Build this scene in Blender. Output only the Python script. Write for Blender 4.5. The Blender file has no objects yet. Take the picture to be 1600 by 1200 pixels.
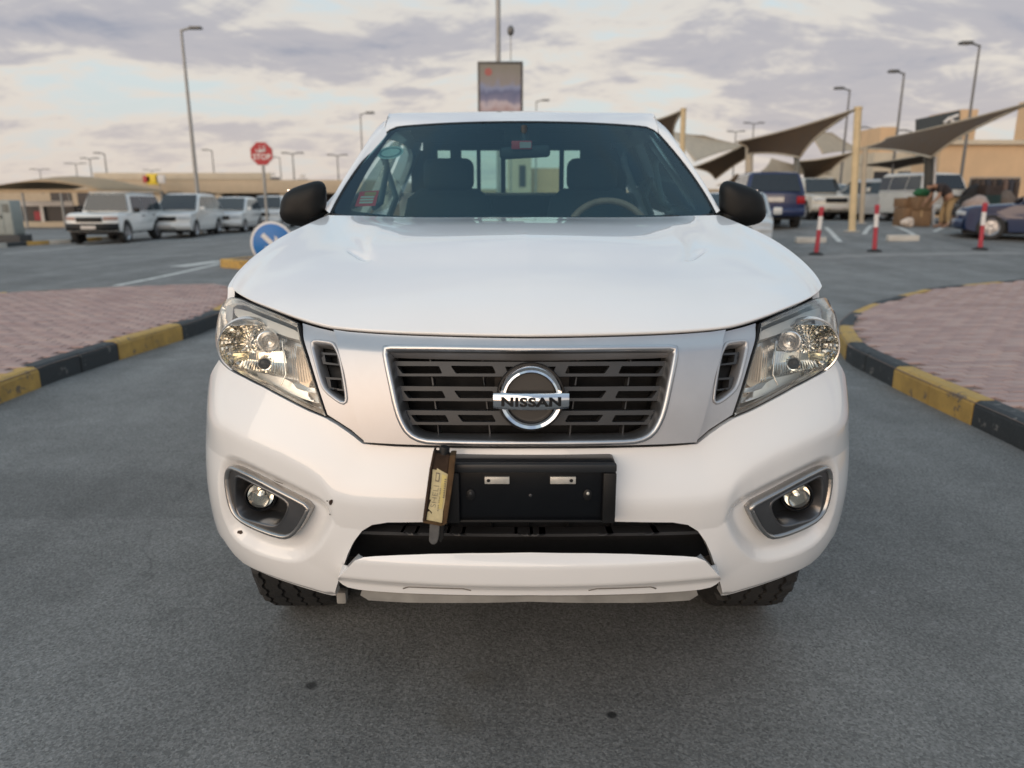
import bpy, bmesh, math, random
import numpy as np
from mathutils import Vector, Matrix, Euler
from mathutils.geometry import delaunay_2d_cdt
random.seed(7); np.random.seed(7)
R = math.radians
sc = bpy.context.scene
col = sc.collection
# ------------------------------------------------------------------ camera
FPX = 1155.0                      # focal length in photograph pixels (1600 wide)
PITCH = R(14.1)
CAM = np.array((-0.043, 0.0, 1.42))
cd = bpy.data.cameras.new('camera'); cam = bpy.data.objects.new('camera', cd); col.objects.link(cam)
cd.sensor_width = 36.0; cd.lens = 36.0*FPX/1600.0
cd.clip_start = 0.05; cd.clip_end = 6000
cam.location = CAM; cam.rotation_euler = (math.pi/2-PITCH, 0, 0)
cd.dof.use_dof = True; cd.dof.focus_distance = 1.95; cd.dof.aperture_fstop = 2.6
sc.camera = cam
# ------------------------------------------------------------------ sky and sun
SUN_EL, SUN_AZ = R(5), R(212)     # azimuth measured clockwise from +Y: behind the camera, to its left
w = bpy.data.worlds.new('World'); sc.world = w; w.use_nodes = True
nt = w.node_tree; nt.nodes.clear()
def N(t, **kw):
    n = nt.nodes.new(t)
    for k, v in kw.items(): setattr(n, k, v)
    return n
def L(a, b): nt.links.new(a, b)
out = N('ShaderNodeOutputWorld'); bg = N('ShaderNodeBackground'); L(bg.outputs[0], out.inputs[0])
sky = N('ShaderNodeTexSky'); sky.sky_type = 'NISHITA'; sky.sun_disc = False
sky.sun_elevation = SUN_EL; sky.sun_rotation = SUN_AZ
sky.air_density = 1.0; sky.dust_density = 2.5; sky.ozone_density = 1.0
bg.inputs['Strength'].default_value = 0.15
tc = N('ShaderNodeTexCoord'); sep = N('ShaderNodeSeparateXYZ'); L(tc.outputs['Generated'], sep.inputs[0])
def M(op, a, b=None, c=None, clamp=False):
    n = N('ShaderNodeMath', operation=op); n.use_clamp = clamp
    for i, v in enumerate((a, b, c)):
        if v is None: continue
        if isinstance(v, (int, float)): n.inputs[i].default_value = v
        else: L(v, n.inputs[i])
    return n.outputs[0]
zc = M('MAXIMUM', sep.outputs[2], 0.0)
den = M('ADD', zc, 0.26)
cx = M('DIVIDE', sep.outputs[0], den); cy = M('DIVIDE', sep.outputs[1], den)
cmb = N('ShaderNodeCombineXYZ'); L(cx, cmb.inputs[0]); L(cy, cmb.inputs[1])
def noise(scale, detail, rough, off, dist=0.0, sx=1.0, sy=1.0, rot=0.0):
    mp = N('ShaderNodeMapping'); mp.inputs['Location'].default_value = off; mp.inputs['Scale'].default_value = (sx, sy, 1)
    mp.inputs['Rotation'].default_value = (0, 0, rot)
    L(cmb.outputs[0], mp.inputs[0])
    n = N('ShaderNodeTexNoise'); n.inputs['Scale'].default_value = scale; n.inputs['Detail'].default_value = detail
    n.inputs['Roughness'].default_value = rough; n.inputs['Distortion'].default_value = dist
    L(mp.outputs[0], n.inputs['Vector']); return n.outputs['Fac']
def ramp(fac, stops):
    r = N('ShaderNodeValToRGB'); L(fac, r.inputs[0]); e = r.color_ramp.elements
    r.color_ramp.interpolation = 'EASE'
    while len(e) < len(stops): e.new(0.5)
    for el, (p, c) in zip(e, stops): el.position = p; el.color = (*c, 1) if len(c) == 3 else c
    return r.outputs[0]
def mixc(f, a, b):
    m = N('ShaderNodeMix', data_type='RGBA')
    if isinstance(f, (int, float)): m.inputs[0].default_value = f
    else: L(f, m.inputs[0])
    for v, i in ((a, 6), (b, 7)):
        if isinstance(v, tuple): m.inputs[i].default_value = (*v, 1)
        else: L(v, m.inputs[i])
    return m.outputs[2]
big = noise(0.85, 6, 0.60, (44.2, 13.9, 0), 0.5, 1.0, 1.25, 0.35)
fine = noise(3.2, 7, 0.62, (9.0, 4.2, 0), 0.7, 1.0, 1.6, 0.40)
f1 = M('ADD', M('MULTIPLY', big, 0.72), M('MULTIPLY', fine, 0.28))
K = 6.2                             # cloud colours are relative to the sky strength of 0.15
def kc(r, g, b): return (r*K, g*K, b*K)
# thin pale veil over the sky, then grey-mauve cloud with cream edges
veil = mixc(0.85, sky.outputs[0], kc(0.57, 0.645, 0.68))
cloudcol = ramp(f1, [(0.41, kc(0.55, 0.61, 0.64)), (0.485, kc(0.62, 0.585, 0.545)), (0.55, kc(0.42, 0.41, 0.44)), (0.66, kc(0.275, 0.295, 0.365))])
cover = ramp(f1, [(0.40, (0, 0, 0)), (0.49, (1, 1, 1))])
c1 = mixc(cover, veil, cloudcol)
tint = ramp(zc, [(0.10, (1.0, 0.985, 0.96)), (0.60, (0.70, 0.89, 1.06))])
mt = N('ShaderNodeMix', data_type='RGBA', blend_type='MULTIPLY'); mt.inputs[0].default_value = 1.0; L(c1, mt.inputs[6]); L(tint, mt.inputs[7]); c1 = mt.outputs[2]
# warm dusty band low on the horizon
hz = M('SUBTRACT', 1.0, M('MULTIPLY', zc, 7.0), clamp=True)
hz2 = M('MULTIPLY', M('POWER', hz, 1.5), 0.75)
c2 = mixc(hz2, c1, kc(0.58, 0.49, 0.425))
# sunset glow round the sun's own azimuth
dirv = N('ShaderNodeCombineXYZ')
sx_, sy_ = math.sin(SUN_AZ), math.cos(SUN_AZ)
dot = M('ADD', M('MULTIPLY', sep.outputs[0], sx_), M('MULTIPLY', sep.outputs[1], sy_))
gl = M('POWER', M('MAXIMUM', dot, 0.0), 6.0)
lowz = M('SUBTRACT', 1.0, M('MULTIPLY', M('ABSOLUTE', sep.outputs[2]), 2.2), clamp=True)
gl2 = M('MULTIPLY', M('MULTIPLY', gl, lowz), 0.75)
c3 = mixc(gl2, c2, kc(2.2, 1.25, 0.66))
L(c3, bg.inputs['Color'])
sd = bpy.data.lights.new('sun', 'SUN'); sun = bpy.data.objects.new('sun', sd); col.objects.link(sun)
sd.energy = 1.8; sd.angle = R(80); sd.color = (1.0, 0.83, 0.65)
sdir = Vector((math.sin(SUN_AZ)*math.cos(SUN_EL), math.cos(SUN_AZ)*math.cos(SUN_EL), math.sin(SUN_EL)))
sun.rotation_euler = sdir.to_track_quat('Z', 'Y').to_euler(); sun.location = sdir*60
vs = sc.view_settings; vs.view_transform = 'Standard'; vs.look = 'None'; vs.gamma = 1.0; vs.use_curve_mapping = False
vs.exposure = 0.40
sc.cycles.use_denoising = True
try: sc.cycles.denoiser = 'OPENIMAGEDENOISE'
except Exception: pass
sc.cycles.max_bounces = 10; sc.cycles.transparent_max_bounces = 16; sc.cycles.caustics_reflective = False; sc.cycles.caustics_refractive = False
sc.cycles.sample_clamp_indirect = 6.0

# ------------------------------------------------------------------ measuring: photograph pixel -> point at a known distance
_cp, _sp = math.cos(PITCH), math.sin(PITCH)
def ray(px, py):
    a = (px-800)/FPX; b = (600-py)/FPX
    return np.array((a, _cp+b*_sp, b*_cp-_sp))
def at_y(px, py, y):
    d = ray(px, py); return CAM + d*((y-CAM[1])/d[1])
def project(P):
    P = np.asarray(P, float)-CAM
    ax = P[..., 1]*_cp - P[..., 2]*_sp; up = P[..., 1]*_sp + P[..., 2]*_cp
    return np.stack((800+FPX*P[..., 0]/ax, 600-FPX*up/ax), -1)
def sstep(a, b, x):
    t = np.clip((np.asarray(x, float)-a)/(b-a), 0, 1); return t*t*(3-2*t)
def zg(x, y):                      # gentle cross fall of the ground beyond the junction
    s = sstep(13, 26, y); x = np.asarray(x, float)
    return s*np.where(x > 0, np.minimum(0.05*x, 0.55+0.0*x), np.maximum(0.014*x, -0.45))
def at_ground(px, py, h=0.0):
    d = ray(px, py); z = 0.0
    for _ in range(40):
        t = (z+h-CAM[2])/min(d[2], -1e-3); p = CAM+d*t
        z = 0.6*z+0.4*float(zg(p[0], p[1]))
    return p
# ------------------------------------------------------------------ materials
MATS = {}
def mat(name, color=(0.5, 0.5, 0.5), rough=0.5, metal=0.0, coat=0.0, var=0.0, vscale=8.0, bump=0.0, bscale=60.0, spec=0.5, coat_rough=0.04, detail=4.0, emit=None):
    if name in MATS: return MATS[name]
    m = bpy.data.materials.new(name); m.use_nodes = True; t = m.node_tree; b = t.nodes['Principled BSDF']
    b.inputs['Base Color'].default_value = (*color, 1); b.inputs['Roughness'].default_value = rough
    b.inputs['Metallic'].default_value = metal; b.inputs['Coat Weight'].default_value = coat; b.inputs['Coat Roughness'].default_value = coat_rough
    b.inputs['Specular IOR Level'].default_value = spec
    tcn = t.nodes.new('ShaderNodeTexCoord')
    if var > 0:
        n = t.nodes.new('ShaderNodeTexNoise'); n.inputs['Scale'].default_value = vscale; n.inputs['Detail'].default_value = detail; n.inputs['Roughness'].default_value = 0.6
        t.links.new(tcn.outputs['Object'], n.inputs['Vector'])
        mr = t.nodes.new('ShaderNodeMapRange'); mr.inputs[1].default_value = 0.3; mr.inputs[2].default_value = 0.7
        mr.inputs[3].default_value = 1-var; mr.inputs[4].default_value = 1+var
        t.links.new(n.outputs['Fac'], mr.inputs[0])
        mx = t.nodes.new('ShaderNodeVectorMath'); mx.operation = 'SCALE'; mx.inputs[0].default_value = color
        t.links.new(mr.outputs[0], mx.inputs['Scale']); t.links.new(mx.outputs[0], b.inputs['Base Color'])
        mr2 = t.nodes.new('ShaderNodeMapRange'); mr2.inputs[1].default_value = 0.3; mr2.inputs[2].default_value = 0.7
        mr2.inputs[3].default_value = max(0.02, rough*(1-var)); mr2.inputs[4].default_value = min(1, rough*(1+var))
        t.links.new(n.outputs['Fac'], mr2.inputs[0]); t.links.new(mr2.outputs[0], b.inputs['Roughness'])
    if bump > 0:
        n2 = t.nodes.new('ShaderNodeTexNoise'); n2.inputs['Scale'].default_value = bscale; n2.inputs['Detail'].default_value = 3
        t.links.new(tcn.outputs['Object'], n2.inputs['Vector'])
        bp = t.nodes.new('ShaderNodeBump'); bp.inputs['Strength'].default_value = bump; bp.inputs['Distance'].default_value = 0.01
        t.links.new(n2.outputs['Fac'], bp.inputs['Height']); t.links.new(bp.outputs[0], b.inputs['Normal'])
    if emit:
        b.inputs['Emission Color'].default_value = (*emit[:3], 1); b.inputs['Emission Strength'].default_value = emit[3]
    MATS[name] = m; return m
def glass(name, tint=(0.8, 0.88, 0.88), ior=1.5, rough=0.0, haze=0.0, hazecol=(0.5, 0.55, 0.55), refl_tint=(1, 1, 1)):
    if name in MATS: return MATS[name]
    m = bpy.data.materials.new(name); m.use_nodes = True; t = m.node_tree; t.nodes.clear()
    o = t.nodes.new('ShaderNodeOutputMaterial'); mx = t.nodes.new('ShaderNodeMixShader'); fr = t.nodes.new('ShaderNodeFresnel'); fr.inputs[0].default_value = ior
    tr = t.nodes.new('ShaderNodeBsdfTransparent'); tr.inputs[0].default_value = (*tint, 1)
    gl = t.nodes.new('ShaderNodeBsdfGlossy'); gl.inputs['Roughness'].default_value = rough; gl.inputs['Color'].default_value = (*refl_tint, 1)
    t.links.new(fr.outputs[0], mx.inputs[0]); t.links.new(gl.outputs[0], mx.inputs[2])
    if haze > 0:                       # even diffuse veil of hazecol mixed in to tint the glass
        df = t.nodes.new('ShaderNodeBsdfDiffuse'); df.inputs[0].default_value = (*hazecol, 1); m2 = t.nodes.new('ShaderNodeMixShader'); m2.inputs[0].default_value = haze
        t.links.new(tr.outputs[0], m2.inputs[1]); t.links.new(df.outputs[0], m2.inputs[2]); t.links.new(m2.outputs[0], mx.inputs[1])
    else: t.links.new(tr.outputs[0], mx.inputs[1])
    t.links.new(mx.outputs[0], o.inputs[0]); MATS[name] = m; return m

# ------------------------------------------------------------------ objects
def link(o, parent=None):
    col.objects.link(o)
    if parent is not None: o.parent = parent
    return o
def mesh_obj(name, verts, faces, material, parent=None, smooth=False, loc=None):
    me = bpy.data.meshes.new(name); me.from_pydata([tuple(map(float, v)) for v in verts], [], [tuple(int(i) for i in f) for f in faces]); me.update()
    if material: me.materials.append(material)
    if smooth: me.polygons.foreach_set('use_smooth', [True]*len(me.polygons))
    o = bpy.data.objects.new(name, me)
    if loc is not None: o.location = loc
    return link(o, parent)
def bm_obj(name, bm, material, parent=None, smooth=False, angle=None):
    me = bpy.data.meshes.new(name); bmesh.ops.recalc_face_normals(bm, faces=bm.faces); bm.to_mesh(me); bm.free()
    if material: me.materials.append(material)
    if smooth: me.polygons.foreach_set('use_smooth', [True]*len(me.polygons))
    if angle is not None:
        me.polygons.foreach_set('use_smooth', [True]*len(me.polygons)); me.set_sharp_from_angle(angle=R(angle))
    return link(bpy.data.objects.new(name, me), parent)
def empty(name, loc=(0, 0, 0), rz=0.0, label=None, cat=None, group=None):
    o = bpy.data.objects.new(name, None); o.location = loc; o.rotation_euler = (0, 0, rz); o.empty_display_size = 0.2
    tag(o, label, cat, group); return link(o)
def tag(o, label=None, cat=None, group=None, kind=None):
    for k, v in (('label', label), ('category', cat), ('group', group), ('kind', kind)):
        if v: o[k] = v
    return o
def copy_tree(o, parent=None):
    c = o.copy(); link(c, parent)
    for ch in list(o.children): copy_tree(ch, c)
    return c
def box(bm, x0, x1, y0, y1, z0, z1, bev=0.0, seg=2, mtx=None):
    vs = [bm.verts.new((x, y, z)) for x in (x0, x1) for y in (y0, y1) for z in (z0, z1)]
    fs = [bm.faces.new([vs[i] for i in q]) for q in ((0, 1, 3, 2), (4, 6, 7, 5), (0, 4, 5, 1), (2, 3, 7, 6), (0, 2, 6, 4), (1, 5, 7, 3))]
    if mtx is not None: bmesh.ops.transform(bm, matrix=mtx, verts=vs)
    if bev > 0: bmesh.ops.bevel(bm, geom=list({e for f in fs for e in f.edges}), offset=bev, segments=seg, affect='EDGES', profile=0.5)
def box_obj(name, dims, material, parent=None, bev=0.0, seg=2, mtx=None, smooth=True):
    bm = bmesh.new(); box(bm, *dims, bev=bev, seg=seg, mtx=mtx); return bm_obj(name, bm, material, parent, angle=40 if smooth else None)
def tube(bm, pts, rad, n=10, closed=False, cap=True):
    """pts list of 3-vectors, rad number or list"""
    P = [Vector(tuple(map(float, p))) for p in pts]; k = len(P)
    rr = [rad]*k if isinstance(rad, (int, float)) else list(rad)
    rings = []; prev = None
    for i in range(k):
        a = P[(i-1) % k] if (closed or i > 0) else P[i]; b = P[(i+1) % k] if (closed or i < k-1) else P[i]
        t = (b-a).normalized()
        if prev is None:
            up = Vector((0, 0, 1)) if abs(t.z) < 0.9 else Vector((1, 0, 0)); nx = t.cross(up).normalized()
        else: nx = (prev - t*prev.dot(t)).normalized()
        prev = nx; ny = t.cross(nx)
        rings.append([bm.verts.new(P[i]+(nx*math.cos(2*math.pi*j/n)+ny*math.sin(2*math.pi*j/n))*rr[i]) for j in range(n)])
    m = k if closed else k-1
    for i in range(m):
        A, B = rings[i], rings[(i+1) % k]
        for j in range(n): bm.faces.new((A[j], A[(j+1) % n], B[(j+1) % n], B[j]))
    if cap and not closed: bm.faces.new(rings[0][::-1]); bm.faces.new(rings[-1])
def tube_obj(name, pts, rad, material, parent=None, n=10, closed=False):
    bm = bmesh.new(); tube(bm, pts, rad, n, closed); return bm_obj(name, bm, material, parent, angle=50)
def lathe(bm, prof, n=24, mtx=None, close_ends=False):
    """profile [(r, h)] spun round Z"""
    rings = []; new = []
    for r, h in prof:
        ring = [bm.verts.new((r*math.cos(2*math.pi*j/n), r*math.sin(2*math.pi*j/n), h)) for j in range(n)]; rings.append(ring); new += ring
    for A, B in zip(rings, rings[1:]):
        for j in range(n): bm.faces.new((A[j], A[(j+1) % n], B[(j+1) % n], B[j]))
    if close_ends: bm.faces.new(rings[0][::-1]); bm.faces.new(rings[-1])
    if mtx is not None: bmesh.ops.transform(bm, matrix=mtx, verts=new)
def lathe_obj(name, prof, material, parent=None, n=24, mtx=None, close_ends=False, angle=40):
    bm = bmesh.new(); lathe(bm, prof, n, mtx, close_ends); return bm_obj(name, bm, material, parent, angle=angle)
def grid_obj(name, G, material, parent=None, smooth=True, thick=0.0, flip=False):
    """G: (n, m, 3) grid of points"""
    n, m = G.shape[:2]; V = G.reshape(-1, 3); F = []
    for i in range(n-1):
        for j in range(m-1):
            q = (i*m+j, i*m+j+1, (i+1)*m+j+1, (i+1)*m+j); F.append(q[::-1] if flip else q)
    o = mesh_obj(name, V, F, material, parent, smooth)
    if thick:
        s = o.modifiers.new('thickness', 'SOLIDIFY'); s.thickness = thick; s.offset = -1
    return o
def prism_obj(name, poly, a0, a1, axis, material, parent=None, bev=0.0, seg=2, angle=40):
    """poly of 2D points extruded along axis ('x','y','z') from a0 to a1"""
    bm = bmesh.new()
    def P(p, a): return {'x': (a, p[0], p[1]), 'y': (p[0], a, p[1]), 'z': (p[0], p[1], a)}[axis]
    A = [bm.verts.new(P(p, a0)) for p in poly]; B = [bm.verts.new(P(p, a1)) for p in poly]; n = len(poly)
    bm.faces.new(A); bm.faces.new(B[::-1])
    for i in range(n): bm.faces.new((A[i], B[i], B[(i+1) % n], A[(i+1) % n]))
    bmesh.ops.recalc_face_normals(bm, faces=bm.faces)
    if bev > 0:
        bmesh.ops.bevel(bm, geom=bm.edges[:], offset=bev, segments=seg, affect='EDGES', profile=0.5)
    return bm_obj(name, bm, material, parent, angle=angle)
def text_obj(name, body, size, material, parent, mtx, depth=0.001, offset=0.0, sx=1.0, space=1.0, align='CENTER'):
    cu = bpy.data.curves.new(name, 'FONT'); cu.body = body; cu.size = size; cu.align_x = align; cu.align_y = 'CENTER'; cu.extrude = depth; cu.offset = offset; cu.space_character = space
    cu.resolution_u = 4
    tmp = bpy.data.objects.new(name, cu); col.objects.link(tmp); bpy.context.view_layer.update()
    me = bpy.data.meshes.new_from_object(tmp.evaluated_get(bpy.context.evaluated_depsgraph_get())); bpy.data.objects.remove(tmp)
    me.transform(mtx @ Matrix.Diagonal((sx, 1, 1, 1))); me.name = name; me.materials.clear(); me.materials.append(material)
    return link(bpy.data.objects.new(name, me), parent)

# ------------------------------------------------------------------ trimmed surface patches
def spline(xs, ys):
    """natural cubic spline through the points, linear beyond the ends"""
    xs = np.array(xs, float); ys = np.array(ys, float); n = len(xs); h = np.diff(xs)
    A = np.eye(n); b = np.zeros(n)
    for i in range(1, n-1):
        A[i, i-1] = h[i-1]; A[i, i] = 2*(h[i-1]+h[i]); A[i, i+1] = h[i]; b[i] = 6*((ys[i+1]-ys[i])/h[i]-(ys[i]-ys[i-1])/h[i-1])
    m = np.linalg.solve(A, b)
    def f(x):
        x = np.asarray(x, float); i = np.clip(np.searchsorted(xs, x)-1, 0, n-2); xc = np.clip(x, xs[0], xs[-1])
        d = xc-xs[i]; s = (ys[i+1]-ys[i])/h[i]-h[i]*(2*m[i]+m[i+1])/6
        v = ys[i]+s*d+m[i]/2*d*d+(m[i+1]-m[i])/(6*h[i])*d**3
        s0 = (ys[1]-ys[0])/h[0]-h[0]*(2*m[0]+m[1])/6; s1 = (ys[-1]-ys[-2])/h[-1]+h[-1]*(m[-2])/6
        return v+np.where(x < xs[0], s0*(x-xs[0]), 0)+np.where(x > xs[-1], s1*(x-xs[-1]), 0)
    return f
def inside(P, poly):
    x, y = P[:, 0], P[:, 1]; c = np.zeros(len(P), bool); q = np.asarray(poly); j = len(q)-1
    for i in range(len(q)):
        xi, yi = q[i]; xj, yj = q[j]
        hit = ((yi > y) != (yj > y))
        with np.errstate(divide='ignore', invalid='ignore'):
            c ^= hit & (x < (xj-xi)*(y-yi)/(yj-yi+1e-18)+xi)
        j = i
    return c
def dist_poly(P, poly, closed=True):
    q = np.asarray(poly, float); d = np.full(len(P), 1e9); n = len(q)
    for i in range(n if closed else n-1):
        a = q[i]; b = q[(i+1) % n]; ab = b-a; t = np.clip(((P-a)@ab)/max(ab@ab, 1e-12), 0, 1)
        d = np.minimum(d, np.hypot(*(P-(a+t[:, None]*ab)).T))
    return d
def sdf(P, poly):
    d = dist_poly(P, poly); return np.where(inside(P, poly), -d, d)
def densify(poly, step, closed=True):
    q = [np.asarray(p, float) for p in poly]; o = []; n = len(q)
    for i in range(n if closed else n-1):
        a, b = q[i], q[(i+1) % n]; k = max(1, int(math.ceil(np.hypot(*(b-a))/step)))
        o += [a+(b-a)*j/k for j in range(k)]
    if not closed: o.append(q[-1])
    return np.array(o)
def smooth_poly(poly, it=2, keep=(), closed=True):
    """Chaikin corner cutting; indices in keep stay sharp"""
    q = [(np.asarray(p, float), i in keep) for i, p in enumerate(poly)]
    for _ in range(it):
        o = []; n = len(q)
        for i in range(n):
            (p, k) = q[i]
            if k or (not closed and i in (0, n-1)): o.append((p, True)); continue
            a = q[i-1][0]; b = q[(i+1) % n][0]
            o.append((p*0.75+a*0.25, False)); o.append((p*0.75+b*0.25, False))
        q = o
    return np.array([p for p, _ in q])
def patch(name, S, outer, holes, material, parent=None, step=0.01, thick=0.02, rim_holes=True, jitter=0.0):
    """trimmed piece of the surface S(uv)->(xyz), outline and holes in uv; folded back by thick along its edges"""
    loops = [densify(outer, step)]+[densify(h, step) for h in holes]
    bnd = np.concatenate(loops); edges = []; k = 0
    for l in loops:
        n = len(l); edges += [(k+i, k+(i+1) % n) for i in range(n)]; k += n
    lo, hi = bnd.min(0), bnd.max(0)
    gx, gy = np.meshgrid(np.arange(lo[0], hi[0]+step, step), np.arange(lo[1], hi[1]+step, step*0.866))
    gx = gx+(np.arange(gx.shape[0]) % 2)[:, None]*step*0.5
    P = np.stack((gx.ravel(), gy.ravel()), 1)
    ok = inside(P, loops[0])
    for l in loops[1:]: ok &= ~inside(P, l)
    P = P[ok]; dm = np.full(len(P), 1e9)
    for l in loops: dm = np.minimum(dm, dist_poly(P, l))
    P = P[dm > step*0.45]
    allp = np.concatenate((bnd, P))
    r = delaunay_2d_cdt([Vector(p) for p in allp.tolist()], edges, [], 0, 1e-7)
    V2 = np.array([(v.x, v.y) for v in r[0]]); T = np.array([f for f in r[2]])
    c = V2[T].mean(1); keep = inside(c, loops[0])
    for l in loops[1:]: keep &= ~inside(c, l)
    T = T[keep]
    V = S(V2); e = 5e-4
    du = S(V2+(e, 0))-S(V2-(e, 0)); dv = S(V2+(0, e))-S(V2-(0, e))
    Nn = np.cross(du, dv); Nn /= np.linalg.norm(Nn, axis=1)[:, None]+1e-12
    fn = np.cross(V[T[:, 1]]-V[T[:, 0]], V[T[:, 2]]-V[T[:, 0]])
    bad = (fn*Nn[T[:, 0]]).sum(1) < 0; T[bad] = T[bad][:, ::-1]
    faces = T.tolist(); verts = V.tolist(); lnorm = Nn[T].reshape(-1, 3).tolist()
    if thick > 0:                                                   # fold back along boundary edges
        cnt = {}
        for t in faces:
            for a, b in ((t[0], t[1]), (t[1], t[2]), (t[2], t[0])): cnt[(a, b)] = 1
        be = [(a, b) for (a, b) in cnt if (b, a) not in cnt]; idx = {}
        for a, b in be:
            for v in (a, b):
                if v not in idx: idx[v] = len(verts); verts.append((V[v]-Nn[v]*thick).tolist())
        for a, b in be:
            q = (b, a, idx[a], idx[b]); p = [np.array(verts[i]) for i in q]; n = np.cross(p[1]-p[0], p[3]-p[0]); n = n/(np.linalg.norm(n)+1e-12)
            faces.append(list(q)); lnorm += [n.tolist()]*4
    me = bpy.data.meshes.new(name); me.from_pydata(verts, [], faces); me.update()
    me.polygons.foreach_set('use_smooth', [True]*len(me.polygons))
    if len(me.loops) == len(lnorm): me.normals_split_custom_set(lnorm)
    me.materials.append(material)
    return link(bpy.data.objects.new(name, me), parent)
def bevel_mod(o, w=0.003, seg=2, angle=35):
    m = o.modifiers.new('bevel', 'BEVEL'); m.width = w; m.segments = seg; m.limit_method = 'ANGLE'; m.angle_limit = R(angle); return o
# ================================================================== the pickup truck
paint = mat('white_paint', (0.87, 0.87, 0.87), 0.30, coat=1.0, coat_rough=0.02, var=0.015, vscale=3.0)
silver = mat('satin_silver', (0.53, 0.53, 0.545), 0.42, metal=0.72, coat=0.12, coat_rough=0.1, var=0.04, vscale=14)
chrome = mat('chrome', (0.80, 0.81, 0.83), 0.06, metal=1.0, var=0.05, vscale=20)
gunmetal = mat('gunmetal_trim', (0.16, 0.16, 0.165), 0.30, metal=0.85, var=0.08, vscale=20)
blackp = mat('black_plastic', (0.0075, 0.008, 0.009), 0.5, spec=0.35, var=0.15, vscale=15, bump=0.08, bscale=400)
blackg = mat('black_gloss', (0.004, 0.005, 0.007), 0.30, spec=0.3, var=0.1, vscale=12)
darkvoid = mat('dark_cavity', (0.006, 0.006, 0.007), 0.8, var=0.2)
slatm = mat('grille_grey', (0.050, 0.052, 0.056), 0.45, metal=0.2, var=0.1, vscale=20)
rubber = mat('tyre_rubber', (0.022, 0.022, 0.022), 0.75, var=0.2, vscale=10, bump=0.2, bscale=120)
frit = mat('black_frit', (0.008, 0.010, 0.012), 0.25, var=0.1)
clear = glass('clear_lens', (0.98, 0.975, 0.95), 1.45, 0.0, haze=0.03, hazecol=(0.85, 0.84, 0.80))
windg = glass('windscreen_glass', (0.56, 0.76, 0.77), 1.38, 0.0, haze=0.022, hazecol=(0.18, 0.40, 0.52), refl_tint=(0.66, 0.88, 1.0))
sideg = glass('side_glass', (0.50, 0.60, 0.58), 1.45)
refl = mat('lamp_reflector', (0.93, 0.91, 0.86), 0.10, metal=1.0, var=0.1, vscale=30)
lamps = mat('lamp_satin', (0.93, 0.92, 0.90), 0.24, metal=0.8, var=0.06, vscale=20)
amber = mat('amber_lens', (0.66, 0.54, 0.42), 0.22, metal=0.6, var=0.12, vscale=60)

NOSE = 1.62
# plan curve by heading angle, so that curvature stays smooth round the corner
_u = np.linspace(0, 2.4, 2401)
_phi = np.radians(spline([0, 0.25, 0.45, 0.65, 0.80, 0.95, 1.10, 1.25, 1.6, 2.4], [0, 6, 13, 26, 42, 62, 78, 86, 89.5, 90])(_u))
_X = np.concatenate(([0], np.cumsum(np.cos(_phi[:-1]))*(_u[1]-_u[0]))); _Y = np.concatenate(([0], np.cumsum(np.sin(_phi[:-1]))*(_u[1]-_u[0])))
_prof = spline([0.30, 0.45, 0.55, 0.65, 0.75, 0.85, 1.0, 1.10, 1.2, 1.3], [0.075, 0.022, 0.0, -0.01, -0.004, 0.01, 0.036, 0.07, 0.125, 0.20])
_wz = spline([0.30, 0.45, 0.55, 0.70, 0.85, 0.92, 1.0, 1.1, 1.2, 1.3], [0.985, 1.0390, 1.0410, 1.0340, 1.0260, 1.0215, 1.0165, 1.0180, 0.995, 0.96])
_lean = spline([0.3, 0.6, 0.80, 0.95, 1.1, 1.2, 1.3], [0.06, 0.0, 0.0, 0.025, 0.085, 0.16, 0.26])
def F0(uv):
    uv = np.atleast_2d(uv); u, z = uv[:, 0], uv[:, 1]; a = np.abs(u)
    X = np.interp(a, _u, _X); Y = np.interp(a, _u, _Y)
    return np.stack((np.sign(u)*X*_wz(z), NOSE+Y+_prof(z)+_lean(z)*(X/0.9)**2, z), 1)
def normal(S, uv, e=1e-3):
    n = np.cross(S(uv+(e, 0))-S(uv-(e, 0)), S(uv+(0, e))-S(uv-(0, e))); return n/(np.linalg.norm(n, axis=1)[:, None]+1e-12)
def offset(d, S=F0):
    """surface S moved outward by d (number or function of uv)"""
    def f(uv):
        uv = np.atleast_2d(np.asarray(uv, float)); n = normal(S, uv); dd = d(uv) if callable(d) else d
        return S(uv)+n*(dd[:, None] if isinstance(dd, np.ndarray) else dd)
    return f
_gu, _gz = np.meshgrid(np.linspace(-1.35, 0.15, 151), np.linspace(0.3, 1.32, 120)); _gp = np.stack((_gu.ravel(), _gz.ravel()), 1)
_gpx = project(F0(_gp)); _front = (normal(F0, _gp)*(CAM-F0(_gp))).sum(1) > 0
DBG = False
def hit(px, py, S=None):
    """photograph pixel on the left half -> (|u|, z) on the front surface"""
    d = np.hypot(*(_gpx-(px, py)).T)+np.where(_front, 0, 400); p = _gp[np.argmin(d)].copy(); S = S or F0
    for _ in range(12):
        q = project(S(p))[0]; e = 1e-4
        J = np.stack(((project(S(p+(e, 0)))[0]-q)/e, (project(S(p+(0, e)))[0]-q)/e), 1)
        try: st = np.linalg.solve(J, np.array((px, py))-q)
        except np.linalg.LinAlgError: break
        st *= min(1, 0.05/(np.hypot(*st)+1e-9)); p = p+st
    if DBG and np.hypot(*(project(S(p))[0]-(px, py))) > 3: print('MISS', px, py, project(S(p))[0], p)
    if p[0] > 0.02 or abs(p[0]) > 1.4 or np.hypot(*(project(S(p))[0]-(px, py))) > 6: p = _gp[np.argmin(d)]
    return np.array((abs(p[0]), p[1]))
def H(pts, S=None): return np.array([hit(p[0], p[1], S) for p in pts])
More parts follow.
